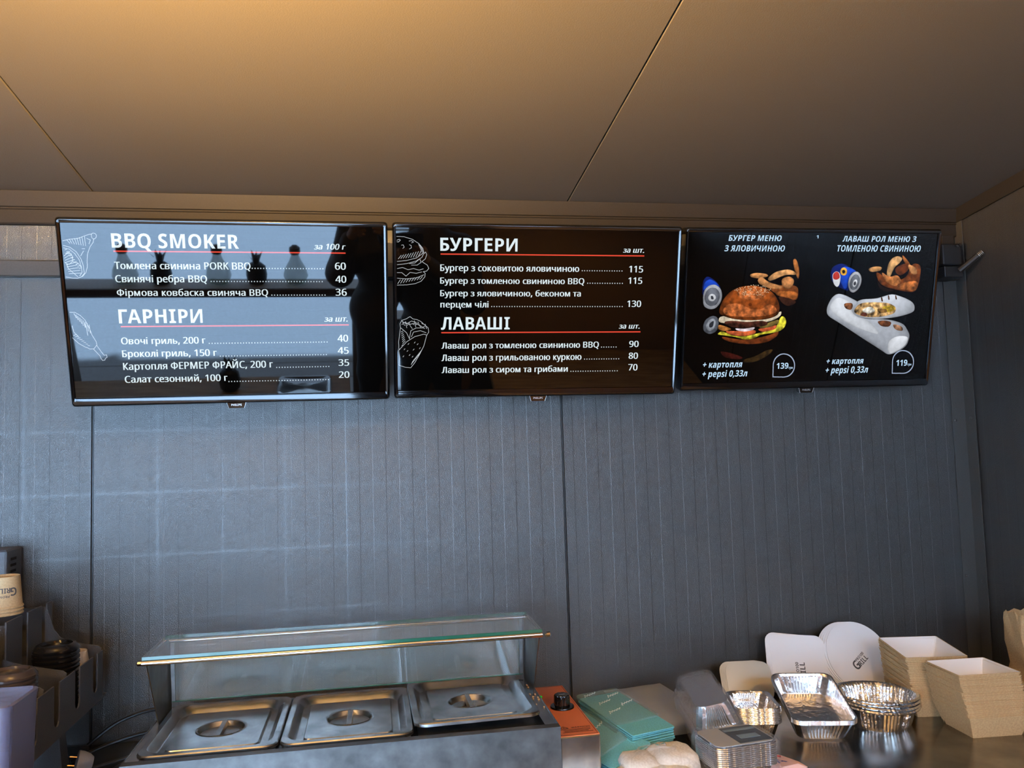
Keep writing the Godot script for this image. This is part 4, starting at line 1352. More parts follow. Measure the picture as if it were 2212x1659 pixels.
	# cables behind the warmer
	var paths := [
		[Vector3(-0.66, 0.885, 0.09), Vector3(-0.60, 0.925, 0.07), Vector3(-0.52, 0.945, 0.06), Vector3(-0.44, 0.935, 0.07), Vector3(-0.36, 0.90, 0.09)],
		[Vector3(-0.68, 0.868, 0.14), Vector3(-0.60, 0.890, 0.10), Vector3(-0.50, 0.905, 0.09), Vector3(-0.40, 0.89, 0.10)],
		[Vector3(-0.60, 0.868, 0.30), Vector3(-0.55, 0.880, 0.22), Vector3(-0.48, 0.905, 0.16), Vector3(-0.40, 0.90, 0.12)],
		[Vector3(-0.64, 0.866, 0.20), Vector3(-0.56, 0.872, 0.16), Vector3(-0.50, 0.885, 0.14), Vector3(-0.42, 0.875, 0.14)]]
	for i in 4:
		var cv := Curve3D.new()
		for j in paths[i].size():
			var pr: Vector3 = paths[i][maxi(j - 1, 0)]; var nx: Vector3 = paths[i][mini(j + 1, paths[i].size() - 1)]
			cv.add_point(paths[i][j], (pr - nx) / 6, (nx - pr) / 6)
		cv.bake_interval = 0.012
		var tb := MB.new()
		tb.tube(cv.get_baked_points(), 0.0042 if i < 2 else 0.0036, 8)
		single("power_cable", tb, M.rubber, ["thick black cable arching highest behind the food warmer", "black cable running below the arching one against the wall", "black cable sloping forward beside the food warmer corner", "lowest black cable lying on the worktop behind the warmer"][i], "cable", "cables left of the food warmer")
	var pl := thing("power_plug", "pale grey round power plug lying below the organizer", "plug", "", pose(Vector3(-0.635, 0.886, 0.20), 20, 0, 75))
	var pm := MB.new()
	pm.lathe([Vector2(0.012, -0.02), Vector2(0.018, -0.012), Vector2(0.022, 0.0), Vector2(0.0235, 0.010), Vector2(0.0225, 0.012), Vector2(0.018, 0.0125)], 24)
	part("plug_body", pm, M.plug_grey, pl, 40.0)
	for s in [-0.009, 0.009]:
		var pn := MB.new()
		pn.xf = Transform3D(Basis(), Vector3(s, 0.012, 0))
		pn.lathe([Vector2(0.0022, 0), Vector2(0.0022, 0.016), Vector2(0.001, 0.018)], 8)
		part("pin", pn, M.chrome, pl)

# ---------------------------------------------------------------- packaging on the right
func build_right() -> void:
	var yc := 0.86
	# white rounded-square board lids leaning on the wall
	var sq := MB.new()
	sq.loft([rr(0.152, 0.158, 0.026, -0.0006, 6), rr(0.152, 0.158, 0.026, 0.0006, 6)])
	var sqm := sq.mesh(20.0)
	var lean := -64.0
	for k in 7:
		var front := k == 6
		var xf := pose(Vector3(1.112 - 0.0015 * (6 - k), yc + 0.0735, 0.093 - 0.0022 * (6 - k)), 1.5, 90 + lean + 0.4 * k - 1, 0)
		xf.basis = Basis(Vector3(0, 1, 0), deg_to_rad(-5.0 + 0.5 * (6 - k))) * Basis(Vector3(1, 0, 0), deg_to_rad(65.0)) * Basis(Vector3(0, 1, 0), deg_to_rad(-5.0 - 0.6 * (6 - k)))
		var o := thing("square_board_lid", "white rounded square board lid, front one of the stack" if front else "white rounded square board lid behind the front one", "board lid", "white square lids against the wall", xf)
		part("board", sqm, M.white_board, o, 20.0)
		if front: logo(o, 0.062, Transform3D(Basis(Vector3(0, 0, -1), Vector3(-1, 0, 0), Vector3(0, 1, 0)), Vector3(0.0, 0.0009, 0.022)), M.ink)
	# round white board lids
	var rd := MB.new()
	rd.lathe([Vector2(0.0945, -0.0006), Vector2(0.0945, 0.0006)], 56)
	var rdm := rd.mesh(20.0)
	for k in 5:
		var front := k == 4
		var xf := Transform3D(Basis(Vector3(0, 1, 0), deg_to_rad(4.0)) * Basis(Vector3(1, 0, 0), deg_to_rad(60.0)), Vector3(1.286 - 0.0045 * (4 - k), yc + 0.0845 - 0.0006 * (4 - k), 0.094 - 0.0035 * (4 - k)))
		var o := thing("round_board_lid", "round white board lid, front one, with grey GRILL print" if front else "round white board lid behind the printed front one", "board lid", "white round lids against the wall", xf)
		part("board", rdm, M.white_board, o, 20.0)
		if front: logo(o, 0.056, Transform3D(Basis(Vector3(1, 0, 0), Vector3(0, 0, -1), Vector3(0, 1, 0)) * Basis(Vector3(0, 0, 1), deg_to_rad(33.0)), Vector3(-0.004, 0.0009, 0.012)), M.ink)
	# silver grey board lids
	var gb := MB.new()
	gb.loft([rr(0.120, 0.100, 0.024, -0.0006, 6), rr(0.120, 0.100, 0.024, 0.0006, 6)])
	var gbm := gb.mesh(20.0)
	for k in 6:
		single("silver_board_lid", gbm, M.foil_board, "dull silver board lid, front one, between foil and white lids" if k == 5 else "dull silver board lid behind the front silver one", "board lid", "silver lids against the wall", Transform3D(Basis(Vector3(0, 1, 0), deg_to_rad(-6.0)) * Basis(Vector3(1, 0, 0), deg_to_rad(66.0)), Vector3(0.962 - 0.0022 * (5 - k), yc + 0.045, 0.105 - 0.0026 * (5 - k))), 20.0)
	# kraft board trays, two nested stacks
	var tm := board_tray(0.148, 0.128, 0.048, 0.014)
	for k in 23:
		var j := 0.0022 * sin(k * 2.3)
		var o := thing("board_tray", "white lined kraft board tray on top of the near stack" if k == 22 else "kraft board tray nested in the near stack at right", "board tray", "kraft trays of the near stack", pose(Vector3(1.371 + j - 0.0004 * k, yc + 0.0041 * k, 0.438 - 0.0006 * k + 0.001 * cos(k * 1.7)), -4.0 + 0.7 * sin(k * 1.3), 0.0, 0.0))
		part("kraft_side", tm[0], M.kraft, o, 20.0)
		part("white_lining", tm[1], M.white_board, o, 20.0)
	var tm2 := board_tray(0.150, 0.150, 0.050, 0.014)
	for k in 24:
		var j := 0.002 * sin(k * 1.9)
		var o := thing("board_tray", "white lined kraft board tray on top of the rear stack" if k == 23 else "kraft board tray nested in the rear stack behind the near one", "board tray", "kraft trays of the rear stack", pose(Vector3(1.352 + j, yc + 0.0042 * k, 0.283 - 0.0009 * k), -10.0 + 0.7 * sin(k * 1.1), 0.22 * k, 0.0))
		part("kraft_side", tm2[0], M.kraft, o, 20.0)
		part("white_lining", tm2[1], M.white_board, o, 20.0)
	# round foil pans
	var rf := round_foil_mesh(0.088, 0.072, 0.052)
	for k in 4:
		single("round_foil_pan", rf, M.foil, "round foil pan on top of its nest beside the kraft trays" if k == 3 else "round foil pan nested below the top one", "foil pan", "round foil pans", pose(Vector3(1.172, yc + 0.0062 * k, 0.335), 37 * k, 1.5, -1.0))
	# large rectangular foil tray leaning on its neighbours
	var bigm := foil_tray_mesh(0.138, 0.205, 0.046, 0.013, 0.022)
	var big_b := Basis(Vector3(0, 1, 0), deg_to_rad(-14.0)) * Basis(Vector3(1, 0, 0), deg_to_rad(13.0))
	for k in 3: single("large_foil_tray", bigm, M.foil_smooth, "large empty foil tray tilted in front of the white lids" if k == 2 else "large foil tray under the tilted empty one", "foil tray", "large foil trays", Transform3D(big_b, Vector3(1.008, yc + 0.0235, 0.330) + big_b * Vector3(0, 0.0035 * k, 0)))
	# small upright foil trays
	var smm := foil_tray_mesh(0.096, 0.128, 0.042, 0.012, 0.022)
	for k in 10: single("small_foil_tray", smm, M.foil, "small foil tray on top of the upright nest" if k == 9 else "small foil tray nested in the upright pile", "foil tray", "small upright foil trays", pose(Vector3(0.862, yc + 0.0036 * k, 0.327), -12.0 + sin(k * 2.0)))
	# inverted small foil trays, wrapped, tipped to the left
	var inv_b := Basis(Vector3(0, 1, 0), deg_to_rad(-8.0)) * Basis(Vector3(0, 0, 1), deg_to_rad(10.0)) * Basis(Vector3(1, 0, 0), deg_to_rad(8.0)) * Basis(Vector3(0, 0, 1), PI)
	var inm := foil_tray_mesh(0.104, 0.190, 0.052, 0.015, 0.020)
	for k in 12: single("inverted_foil_tray", inm, M.foil_smooth, "upside down foil tray, topmost of the wrapped tipped pile" if k == 11 else "upside down foil tray within the wrapped tipped pile", "foil tray", "wrapped upside down foil trays", Transform3D(inv_b, Vector3(0.745, yc + 0.0805, 0.330) - inv_b * Vector3(0, 0.0042 * (k - 4), 0)))
	# wrapped stack in front with a printed sheet
	var fb := Basis(Vector3(0, 1, 0), deg_to_rad(6.0))
	var frm := foil_tray_mesh(0.130, 0.098, 0.036, 0.012, 0.018)
	for k in 12: single("front_foil_tray", frm, M.foil, "foil tray, topmost of the film wrapped pile at the front" if k == 11 else "foil tray within the film wrapped pile at the front", "foil tray", "wrapped foil trays at the front", Transform3D(fb, Vector3(0.716, yc + 0.0038 * k, 0.548)))
	var wr := MB.new()
	wr.loft([rr(0.146, 0.114, 0.022, 0.0, 4, 5), ripple(rr(0.152, 0.120, 0.022, 0.03, 4, 5), 0.0012), ripple(rr(0.150, 0.118, 0.022, 0.074, 4, 5), 0.0012), rr(0.142, 0.110, 0.020, 0.083, 4, 5), rr(0.05, 0.03, 0.01, 0.084, 4, 5)], false, true)
	single("cling_film", wr, M.film, "clear glossy film wrapped round the foil pile at front", "film", "", Transform3D(fb, Vector3(0.716, yc, 0.548)), 50.0)
	var wi := MB.new()
	wi.loft([rr(0.118, 0.204, 0.022, 0.0, 4, 5), ripple(rr(0.120, 0.206, 0.022, 0.03, 4, 5), 0.0012), ripple(rr(0.116, 0.202, 0.022, 0.048, 4, 5), 0.0012), rr(0.084, 0.170, 0.020, 0.0995, 4, 5), rr(0.04, 0.08, 0.01, 0.1005, 4, 5)], false, true)
	single("cling_film", wi, M.film, "clear glossy film over the tipped upside down foil pile", "film", "", Transform3D(inv_b * Basis(Vector3(0, 0, 1), PI), Vector3(0.745, yc + 0.0805, 0.330) - inv_b * Vector3(0, -0.066, 0)), 50.0)
	var cd := thing("printed_insert", "dark blue and grey printed card on the wrapped foil pile", "card", "", Transform3D(fb, Vector3(0.716, yc + 0.0795, 0.548)))
	var c0 := MB.new()
	c0.loft([rr(0.130, 0.098, 0.016, 0, 5), rr(0.130, 0.098, 0.016, 0.001, 5)])
	part("card", c0, M.grey_card, cd, 20.0)
	var c1 := MB.new()
	c1.box(Vector3(0.024, 0.0013, 0.0), Vector3(0.074, 0.0004, 0.086))
	part("dark_panel", c1, M.navy, cd, 20.0, "dark navy printed field")
	var c2 := MB.new()
	c2.box(Vector3(0.024, 0.0017, -0.026), Vector3(0.070, 0.0004, 0.010)); c2.box(Vector3(0.024, 0.0017, 0.012), Vector3(0.044, 0.0004, 0.020))
	part("pale_stripes", c2, M.steel_blue, cd, 20.0)
	# clear bags in a flat pile
	for k in 7:
		var b := MB.new()
		var w := 0.165; var d := 0.275
		var n := noise(9.0, FastNoiseLite.TYPE_SIMPLEX, 2, 20 + k)
		for i in 10:
			for q in 8:
				var g := func(a: int, e: int) -> Vector3:
					var x := (a / 10.0 - 0.5) * w; var z := (e / 8.0 - 0.5) * d
					return Vector3(x, 0.0016 * n.get_noise_2d(x, z), z)
				b.quad(g.call(i, q + 1), g.call(i, q), g.call(i + 1, q), g.call(i + 1, q + 1))
		single("clear_bag", b, M.bag_film, "greyish clear plastic bag, topmost sheet of the flat pile" if k == 6 else "greyish clear plastic bag within the flat pile beside napkins", "plastic bag", "flat clear bags", pose(Vector3(0.690 - 0.002 * k, yc + 0.012 + 0.0042 * k, 0.185), 10.0 + 2.0 * sin(k * 3.0), 1.0))
	# turquoise napkin packs
	for v in 2:
		var xf := pose(Vector3(0.545, yc + 0.004, 0.345), 14.0, 3.0, 1.0) if v == 0 else pose(Vector3(0.478, yc + 0.002, 0.405), 22.0, 0, 16.0)
		var np := thing("napkin_pack", "film wrapped pack of turquoise napkins, larger one with open end" if v == 0 else "turquoise napkin pack wedged beside the warmer control box", "napkin pack", "turquoise napkin packs", xf)
		var nl := 16 if v == 0 else 10
		for k in nl:
			var s := MB.new()
			var w := 0.105; var d := 0.235
			s.loft([rr(w, d, 0.004, 0.0, 2), rr(w + 0.0015, d + 0.0015, 0.005, 0.0014, 2), rr(w, d, 0.004, 0.0028, 2)])
			var so := part("napkin", s, M.napkin, np, 40.0)
			so.transform = pose(Vector3(0.0015 * sin(k * 2.1), 0.004 + 0.0046 * k, 0.0025 * sin(k * 1.3)), 0.6 * sin(k * 1.9))
		var hgt := 0.0046 * nl
		var fw := MB.new()
		fw.loft([rr(0.110, 0.19, 0.008, 0.003, 4), rr(0.113, 0.195, 0.012, hgt * 0.5, 4), rr(0.110, 0.19, 0.010, hgt + 0.006, 4), rr(0.09, 0.17, 0.010, hgt + 0.010, 4)], false, true)
		fw.xf = Transform3D()
		var fo := part("film_wrap", fw, M.tinted_film, np, 50.0)
		fo.position = Vector3(0, 0, -0.036)
		var pr := MB.new()
		var rng := RandomNumberGenerator.new()
		rng.seed = 40 + v
		for q in [Vector3(-0.03, 0, -0.10), Vector3(0.018, 0, -0.075), Vector3(-0.022, 0, -0.045), Vector3(0.022, 0, -0.02), Vector3(-0.028, 0, 0.01)]:
			var pth := PackedVector3Array()
			for k in 22: pth.append(q + Vector3(-0.018 + 0.0018 * k, hgt + 0.0112, 0.004 * sin(k * 1.45 + rng.randf()) * (1.6 if k < 4 else 0.8) - 0.0006 * k))
			pr.tube(pth, 0.0005, 4)
		part("printed_script", pr, M.script_white, np, 35.0, "white cursive print")
	# cream rolls in a clear bag
	var rb := thing("bag_of_rolls", "clear bag of soft cream white rolls at the front edge", "bag", "", pose(Vector3(0.550, yc, 0.535)))
	var blobs := [[Vector3(-0.036, 0.029, 0.008), Vector3(0.040, 0.031, 0.050)], [Vector3(0.034, 0.033, 0.004), Vector3(0.050, 0.035, 0.052)], [Vector3(-0.070, 0.021, 0.040), Vector3(0.030, 0.023, 0.040)], [Vector3(0.0, 0.025, 0.060), Vector3(0.06, 0.026, 0.040)]]
	var bn := noise(14.0, FastNoiseLite.TYPE_SIMPLEX, 3, 31)
	for b in blobs:
		var m := MB.new()
		var lps := []
		for i in 13:
			var ph := -PI / 2 + PI * (i + 0.5) / 13.0
			var l := PackedVector3Array()
			for j in 24:
				var a := TAU * j / 24
				var dir := Vector3(cos(ph) * cos(a), sin(ph), cos(ph) * sin(a))
				dir = dir.sign() * Vector3(pow(absf(dir.x), 0.62), pow(absf(dir.y), 0.7), pow(absf(dir.z), 0.62))
				var p: Vector3 = b[0] + dir * b[1] * (1.0 + 0.07 * bn.get_noise_3dv(dir * 0.12 + b[0] * 3.0))
				l.append(p)
			lps.append(l)
		m.loft(lps)
		part("roll", m, M.cream, rb, 60.0)
	var fm := MB.new()
	var fl := []
	for i in 9:
		var ph := PI / 2 * i / 8.5
		var l := PackedVector3Array()
		for j in 40:
			var a := TAU * j / 40
			var k := 1.0 + 0.10 * bn.get_noise_2d(cos(a) * 0.2 + i * 0.02, sin(a) * 0.2)
			l.append(Vector3(0.0 + cos(ph) * cos(a) * 0.092 * k, 0.002 + sin(ph) * 0.073 * k, 0.022 + cos(ph) * sin(a) * 0.088 * k))
		fl.append(l)
	fm.loft(fl, false, true)
	part("clear_film", fm, M.film, rb, 40.0)
	# pink printed packet at the bottom edge
	var pk := thing("printed_packet", "small pink white packet with blue and red print at front", "packet", "", pose(Vector3(0.815, yc, 0.535), 12, -6))
	var pm := MB.new()
	pm.loft([rr(0.070, 0.090, 0.006, 0.001, 3), rr(0.076, 0.096, 0.006, 0.008, 3), rr(0.058, 0.078, 0.010, 0.016, 3)])
	part("packet_body", pm, M.pink, pk, 40.0)
	var flat := Basis(Vector3(1, 0, 0), Vector3(0, 0, -1), Vector3(0, 1, 0))
	var pa := part("lettering", lettering("A", 0.022, 0.024), M.print_blue, pk)
	pa.transform = Transform3D(flat, Vector3(0.0, 0.0163, 0.018))
	var sw := MB.new()
	sw.tube(PackedVector3Array([Vector3(-0.012, 0.0166, -0.024), Vector3(0.002, 0.0166, -0.030), Vector3(0.014, 0.0166, -0.026), Vector3(0.020, 0.0166, -0.016)]), 0.0022, 6)
	part("red_swirl", sw, M.print_red, pk)
	# brown paper bag at the right edge
	var bag := thing("paper_bag", "brown kraft paper bag with black print at right edge", "paper bag", "", pose(Vector3(1.683, yc, 0.262), -6.0))
	var bgm := MB.new()
	var bl := []
	var wn := noise(6.0, FastNoiseLite.TYPE_SIMPLEX, 2, 50)
	for i in 12:
		var y := 0.208 * i / 11.0
		var l := rr(0.100 + 0.004 * sin(i), 0.085 - 0.012 * i / 11.0, 0.004, y, 2, 6)
		for j in l.size():
			var q := l[j]
			l[j] = q + Vector3(wn.get_noise_3dv(q * 3.0) * 0.006, (wn.get_noise_2d(q.x * 8, q.z * 8) * 0.012 if i == 11 else 0.0), wn.get_noise_3dv(q * 3.0 + Vector3.ONE) * 0.006) * minf(1.0, i / 4.0) + Vector3(-0.012 * y / 0.2, 0, 0)
		bl.append(l)
	bgm.loft(bl, true, false)
	part("bag_body", bgm, M.kraft, bag, 30.0)
	var bp := part("printed_logo", lettering("(G", 0.034, 0.026), M.ink_black, bag)
	bp.transform = Transform3D(Basis(), Vector3(-0.022, 0.108, 0.047))

# ---------------------------------------------------------------- the customers' side, mirrored in the screens
func build_front() -> void:
	# closed front to the right of the hatch
	var wf := structure("wall_front", null, null)
	var m := MB.new()
	m.box(Vector3(0.95, 0.75, 2.86), Vector3(1.75, 1.5, 0.08))
	part("lower_board", m, M.brown_board, wf, 20.0)
	var mu := MB.new()   # above the high side window
	mu.box(Vector3(0.95, 2.325, 2.86), Vector3(1.75, 0.65, 0.08))
	part("upper_board", mu, M.brown_board, wf, 20.0)
	for x in [0.105, 0.505, 1.795]:
		var jm := MB.new()
		jm.box(Vector3(x, 1.75, 2.86), Vector3(0.06, 0.5, 0.08))
		part("jamb", jm, M.brown_board, wf, 20.0)
	# wooden bar between kitchen and customers
	var bar := thing("bar_counter", "warm wooden bar counter at the right of the hatch", "counter", "", pose(Vector3(1.12, 0, 2.1)))
	part("top", rbox(1.20, 0.04, 1.20, 0.004, Vector3(0, 0.72, 0.0)), M.wood, bar, 20.0)
	part("front_board", rbox(1.16, 0.72, 0.03, 0.004, Vector3(0, 0, 0.10)), M.brown, bar, 20.0)
	var tb := thing("low_table", "low warm wooden table in front of the open hatch", "table", "", pose(Vector3(-1.17, 0, 2.0)))
	part("top", rbox(2.30, 0.04, 0.88, 0.004, Vector3(0, 0.51, 0.0)), M.wood, tb, 20.0)
	for x in [-1.05, 1.05]:
		for z in [-0.36, 0.36]: part("leg", rbox(0.06, 0.51, 0.06, 0.003, Vector3(x, 0, z)), M.wood, tb, 20.0)
	# daylight outside: pale paving in long rows and a white building front across the yard
	var pv := structure("floor_yard", null, null)
	var sl := rbox(11.0, 0.05, 0.236, 0.006).mesh(20.0)
	for k in 24: part("paving_row", sl, M.pale_paving, pv).position = Vector3(-3.6, -0.045, 3.12 + 0.24 * k)
	var yw := structure("wall_yard", null, null)
	var bd := rbox(12.0, 0.39, 0.06, 0.008).mesh(20.0)
	for k in 14: part("board", bd, M.white_paint, yw).position = Vector3(-4.0, 0.4 * k, 8.9)
	var post := rbox(0.12, 2.62, 0.12, 0.004, Vector3(-1.62, 0, 2.90))
	structure("trim_5", post, M.brown, 20.0)
	var sh := thing("window_shelf", "dark edged white shelf along the open hatch carrying vases", "shelf", "", pose(Vector3(-0.90, 0.845, 2.98)))
	part("shelf_board", rbox(1.95, 0.04, 0.16, 0.003), M.white_paint, sh, 20.0)
	part("shelf_edge", rbox(1.95, 0.05, 0.018, 0.003, Vector3(0, -0.008, -0.090)), M.brown, sh, 20.0)
	for x in [-0.93, 0.93]: part("bracket", rbox(0.04, 0.835, 0.04, 0.003, Vector3(x, -0.835, 0.06)), M.brown, sh, 20.0)
	var gv := MB.new()
	gv.lathe([Vector2(0.028, 0), Vector2(0.055, 0.015), Vector2(0.070, 0.05), Vector2(0.062, 0.09), Vector2(0.035, 0.14), Vector2(0.022, 0.175), Vector2(0.024, 0.185)], 28)
	var gs := MB.new()
	gs.lathe([Vector2(0.025, 0.183), Vector2(0.032, 0.195), Vector2(0.030, 0.22), Vector2(0.012, 0.235)], 16)
	var i := 0
	for x in [-1.24, -0.74, -0.31]:
		var v := thing("glass_vase", ["pale green glass vase, leftmost on the dark shelf", "pale green glass vase, middle one on the dark shelf", "pale green glass vase, rightmost on the dark shelf"][i], "vase", "green vases on the shelf", pose(Vector3(x, 0.885, 2.98)))
		part("vase_body", gv, M.green_glass, v, 50.0)
		part("stopper", gs, M.brown, v, 40.0)
		i += 1
	i = 0
	for x in [-1.05, -0.53]:
		pineapple(pose(Vector3(x, 0.885, 2.98)), ["dark pineapple ornament, left one on the dark shelf", "dark pineapple ornament, right one on the dark shelf"][i], 0.85)
		i += 1
	pineapple(pose(Vector3(-0.64, 0.55, 2.30)), "dark pineapple jar standing on the low wooden table", 0.8)
	var tr := thing("serving_tray", "shiny steel serving tray lying on the low wooden table", "tray", "", pose(Vector3(-0.26, 0.55, 2.30)))
	var tm := MB.new()
	tm.loft([rr(0.22, 0.15, 0.02, 0, 4), rr(0.26, 0.19, 0.03, 0.016, 4), rr(0.28, 0.21, 0.035, 0.017, 4), rr(0.256, 0.186, 0.03, 0.015, 4), rr(0.218, 0.148, 0.02, 0.0015, 4)])
	part("tray_body", tm, M.chrome, tr, 40.0)
	# bowl uplight under the ceiling, and shaded pendants over the bar
	lamp(Vector3(-0.33, 2.08, 1.60), "warm bowl uplight hanging just under the ceiling", 16.5, true)
	lamp(Vector3(-0.95, 1.90, 1.80), "shaded pendant lamp hanging over the low table", 1.0, false)
	lamp(Vector3(0.85, 1.85, 1.95), "shaded pendant lamp hanging over the bar", 1.15, false)
	photographer()

func pineapple(xf: Transform3D, label: String, s: float) -> void:
	var t := thing("pineapple_ornament", label, "ornament", "dark pineapple ornaments", xf)
	var b := MB.new()
	b.lathe([Vector2(0.04 * s, 0), Vector2(0.062 * s, 0.02 * s), Vector2(0.070 * s, 0.07 * s), Vector2(0.062 * s, 0.125 * s), Vector2(0.035 * s, 0.15 * s)], 20)
	part("fruit", b, M.satin_black, t, 50.0)
	for k in 9:
		var a := TAU * k / 9.0
		var o := MB.new()
		var out := 0.055 if k % 2 else 0.028
		var d := Vector3(cos(a), 0, sin(a))
		var sd := Vector3(-sin(a), 0, cos(a)) * 0.012 * s
		var p0 := Vector3(0, 0.14 * s, 0) + d * 0.012 * s
		var p1 := Vector3(0, 0.19 * s, 0) + d * out * 0.6 * s
		var p2 := Vector3(0, 0.225 * s, 0) + d * out * s * 1.1
		var th := d * 0.003
		o.quad(p0 - sd, p1 - sd, p1 + sd, p0 + sd); o.tri(p1 - sd, p2, p1 + sd)
		o.quad(p0 + sd - th, p1 + sd - th, p1 - sd - th, p0 - sd - th); o.tri(p1 + sd - th, p2, p1 - sd - th)
		part("leaf", o, M.satin_black, t, 40.0)

func photographer() -> void:
	var jk := Color(0.060, 0.044, 0.038); var sk := Color(0.42, 0.24, 0.17); var tr := Color(0.018, 0.020, 0.026); var hr := Color(0.02, 0.014, 0.01); var bt := Color(0.01, 0.009, 0.008)
	var v := func(x: float, y: float, z: float) -> Vector3: return Vector3(x, y, z)
	var B := [
		[v.call(0.20, 0.98, 2.62), v.call(0.20, 1.22, 2.60), 0.155, 0.16, jk], [v.call(0.13, 1.20, 2.60), v.call(0.27, 1.20, 2.60), 0.15, 0.15, jk],
		[v.call(0.06, 1.40, 2.58), v.call(0.34, 1.40, 2.58), 0.085, 0.085, jk], [v.call(0.20, 1.25, 2.60), v.call(0.20, 1.42, 2.59), 0.15, 0.12, jk], [v.call(0.14, 0.88, 2.62), v.call(0.26, 0.88, 2.62), 0.15, 0.15, jk],
		[v.call(0.20, 1.42, 2.58), v.call(0.20, 1.54, 2.56), 0.065, 0.055, sk],
		[v.call(0.02, 1.39, 2.57), v.call(-0.06, 1.14, 2.46), 0.078, 0.066, jk], [v.call(-0.06, 1.14, 2.46), v.call(-0.01, 1.38, 2.27), 0.064, 0.046, jk],
		[v.call(0.38, 1.39, 2.57), v.call(0.42, 1.14, 2.46), 0.078, 0.066, jk], [v.call(0.42, 1.14, 2.46), v.call(0.17, 1.40, 2.27), 0.064, 0.046, jk],
		[v.call(0.12, 0.86, 2.62), v.call(0.10, 0.48, 2.62), 0.105, 0.070, tr], [v.call(0.10, 0.48, 2.62), v.call(0.09, 0.10, 2.66), 0.066, 0.046, tr],
		[v.call(0.28, 0.86, 2.62), v.call(0.30, 0.48, 2.62), 0.105, 0.070, tr], [v.call(0.30, 0.48, 2.62), v.call(0.32, 0.10, 2.66), 0.066, 0.046, tr],
		[v.call(0.09, 0.055, 2.68), v.call(0.085, 0.04, 2.50), 0.052, 0.042, bt], [v.call(0.32, 0.055, 2.68), v.call(0.325, 0.04, 2.50), 0.052, 0.042, bt]]
	var t := thing("person", "person in a dark brown padded jacket holding up a phone", "person")
	part("body", net(B, 0.014, 0.05), M.figure, t)
	var H := [
		[v.call(0.20, 1.66, 2.56), v.call(0.20, 1.68, 2.58), 0.088, 0.092, sk], [v.call(0.20, 1.60, 2.52), v.call(0.20, 1.64, 2.52), 0.058, 0.066, sk], [v.call(0.20, 1.635, 2.455), v.call(0.20, 1.665, 2.468), 0.014, 0.009, sk], [v.call(0.20, 1.54, 2.56), v.call(0.20, 1.60, 2.56), 0.055, 0.06, sk],
		[v.call(0.112, 1.65, 2.57), v.call(0.112, 1.67, 2.575), 0.016, 0.018, sk], [v.call(0.288, 1.65, 2.57), v.call(0.288, 1.67, 2.575), 0.016, 0.018, sk],
		[v.call(0.20, 1.72, 2.55), v.call(0.20, 1.69, 2.61), 0.080, 0.088, hr], [v.call(0.19, 1.585, 2.466), v.call(0.21, 1.585, 2.466), 0.010, 0.010, Color(0.34, 0.13, 0.11)]]
	part("head", net(H, 0.006, 0.02), M.figure, t)
	for e in [0.168, 0.232]:
		var em := MB.new()
		em.xf = Transform3D(Basis(), Vector3(e, 1.663, 2.474))
		em.lathe([Vector2(0.004, -0.010), Vector2(0.009, -0.005), Vector2(0.0105, 0), Vector2(0.009, 0.005), Vector2(0.004, 0.010)], 12)
		part("eye", em, M.gloss_black, t, 60.0)
	for s in [0, 1]:
		var F := []
		var w: Vector3 = v.call(-0.012, 1.385, 2.265) if s == 0 else v.call(0.172, 1.405, 2.265)
		var o: Vector3 = v.call(0.045, 1.49, 2.215) if s == 0 else v.call(0.125, 1.50, 2.215)
		var sx := 1.0 if s == 0 else -1.0
		var palm := w.lerp(o, 0.55)
		F.append([w, palm, 0.026, 0.030, sk])
		F.append([palm + v.call(0, 0.012, 0.008), palm + v.call(0, 0.025, -0.004), 0.026, 0.024, sk])
		for k in 4:
			var root: Vector3 = palm + v.call(0.0, 0.036 - 0.021 * k, 0.004)
			var mid: Vector3 = root + v.call(0.018 * sx, 0.010, -0.034 + 0.002 * k)
			var tip: Vector3 = mid + v.call((0.026 - 0.003 * absf(k - 1.2)) * sx, 0.006, -0.010)
			F.append([root, mid, 0.0098, 0.0090, sk]); F.append([mid, tip, 0.0090, 0.0078, sk])
		F.append([palm + v.call(0.004 * sx, -0.012, 0.014), palm + v.call(0.030 * sx, 0.020, 0.026), 0.012, 0.0105, sk])
		F.append([palm + v.call(0.030 * sx, 0.020, 0.026), palm + v.call(0.046 * sx, 0.038, 0.020), 0.0105, 0.0090, sk])
		part("hand", net(F, 0.004, 0.008), M.figure, t)
	var ph := thing("phone", "black phone held up in front of the person", "phone", "", Transform3D(Basis(Vector3(1, 0, 0), deg_to_rad(94.0)), Vector3(0.075, 1.535, 2.222)))
	var pm := MB.new()
	pm.loft([rr(0.146, 0.070, 0.010, -0.004, 4), rr(0.149, 0.073, 0.011, -0.002, 4), rr(0.149, 0.073, 0.011, 0.002, 4), rr(0.146, 0.070, 0.010, 0.004, 4)])
	part("case", pm, M.satin_black, ph)
	var lens := MB.new()
	lens.xf = Transform3D(Basis(Vector3(1, 0, 0), PI), Vector3(-0.062, -0.004, -0.022))
	lens.lathe([Vector2(0.007, 0), Vector2(0.007, 0.0015), Vector2(0.005, 0.002)], 16)
	part("lens", lens, M.gloss_black, ph)

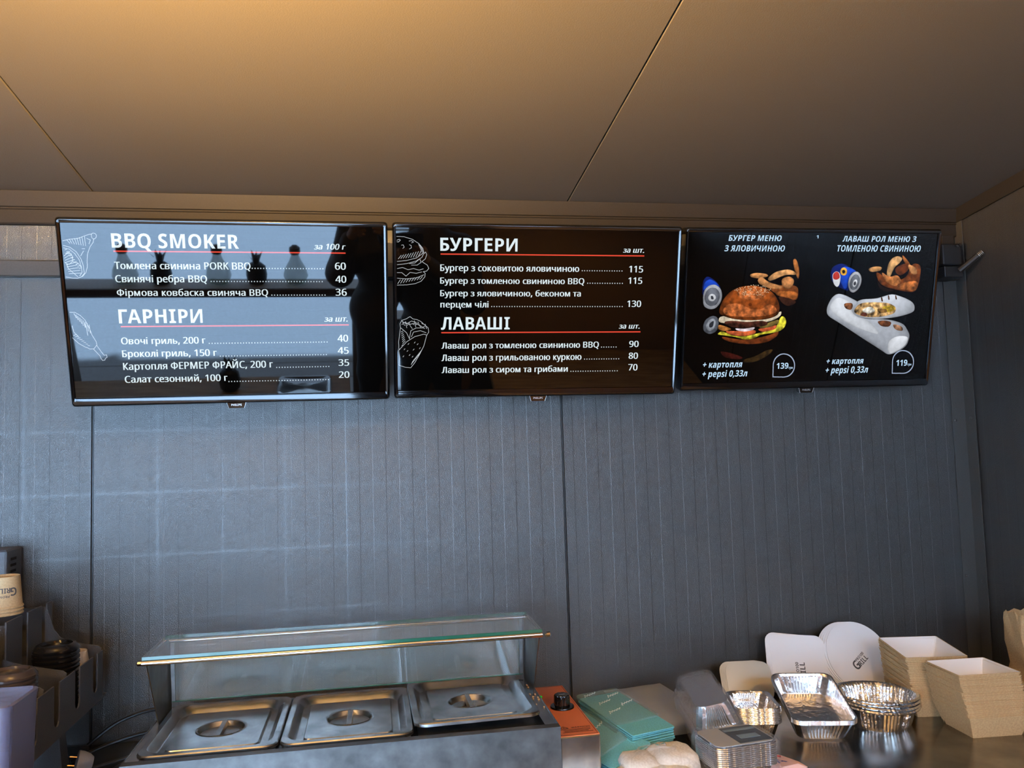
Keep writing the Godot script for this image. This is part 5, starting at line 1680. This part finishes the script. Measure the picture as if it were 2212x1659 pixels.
func lamp(at: Vector3, label: String, energy: float, bowl: bool) -> void:
	var p := thing("pendant_lamp", label, "lamp", "pendant lamps over the bar", pose(at))
	var b := MB.new()
	b.lathe([Vector2(0.012, -0.050), Vector2(0.028, -0.043), Vector2(0.038, -0.026), Vector2(0.040, -0.006), Vector2(0.034, 0.016), Vector2(0.020, 0.040), Vector2(0.014, 0.050)], 24)
	var bm := mat(Color(1, 0.9, 0.7), 0.4)
	bm.emission_enabled = true
	bm.emission = Color(1.0, 0.76, 0.42)
	bm.emission_energy_multiplier = 6.0
	part("lamp_bulb", b, bm, p, 50.0)
	var so := MB.new()
	so.lathe([Vector2(0.016, 0.048), Vector2(0.020, 0.052), Vector2(0.020, 0.09), Vector2(0.008, 0.105)], 16)
	part("socket", so, M.satin_black, p)
	var co := MB.new()
	co.tube(PackedVector3Array([Vector3(0, 0.10, 0), Vector3(0, ceiling_y(at.z) - at.y, 0)]), 0.003, 6)
	part("cord", co, M.rubber, p)
	var s := MB.new()
	if bowl: s.lathe([Vector2(0.02, -0.095), Vector2(0.09, -0.085), Vector2(0.155, -0.050), Vector2(0.190, 0.008), Vector2(0.187, 0.008), Vector2(0.152, -0.047), Vector2(0.088, -0.081), Vector2(0.02, -0.090)], 40)
	else: s.lathe([Vector2(0.140, -0.065), Vector2(0.120, 0.000), Vector2(0.070, 0.055), Vector2(0.022, 0.085), Vector2(0.022, 0.082), Vector2(0.068, 0.051), Vector2(0.117, -0.002), Vector2(0.137, -0.065)], 32, false, false)
	part("lamp_shade", s, M.satin_black, p, 50.0)
	if bowl:
		for k in 3:
			var w := MB.new()
			var d := Vector3(cos(TAU * k / 3.0), 0, sin(TAU * k / 3.0))
			w.tube(PackedVector3Array([d * 0.188 + Vector3(0, 0.007, 0), Vector3(0, 0.10, 0)]), 0.0015, 5)
			part("hanger", w, M.rubber, p)
	var l := OmniLight3D.new()
	l.name = "lamp_light"
	l.light_color = Color(1.0, 0.78, 0.46)
	l.light_energy = energy
	l.light_size = 0.028
	l.omni_range = 9.0
	l.omni_attenuation = 2.0
	l.shadow_enabled = true
	p.add_child(l)
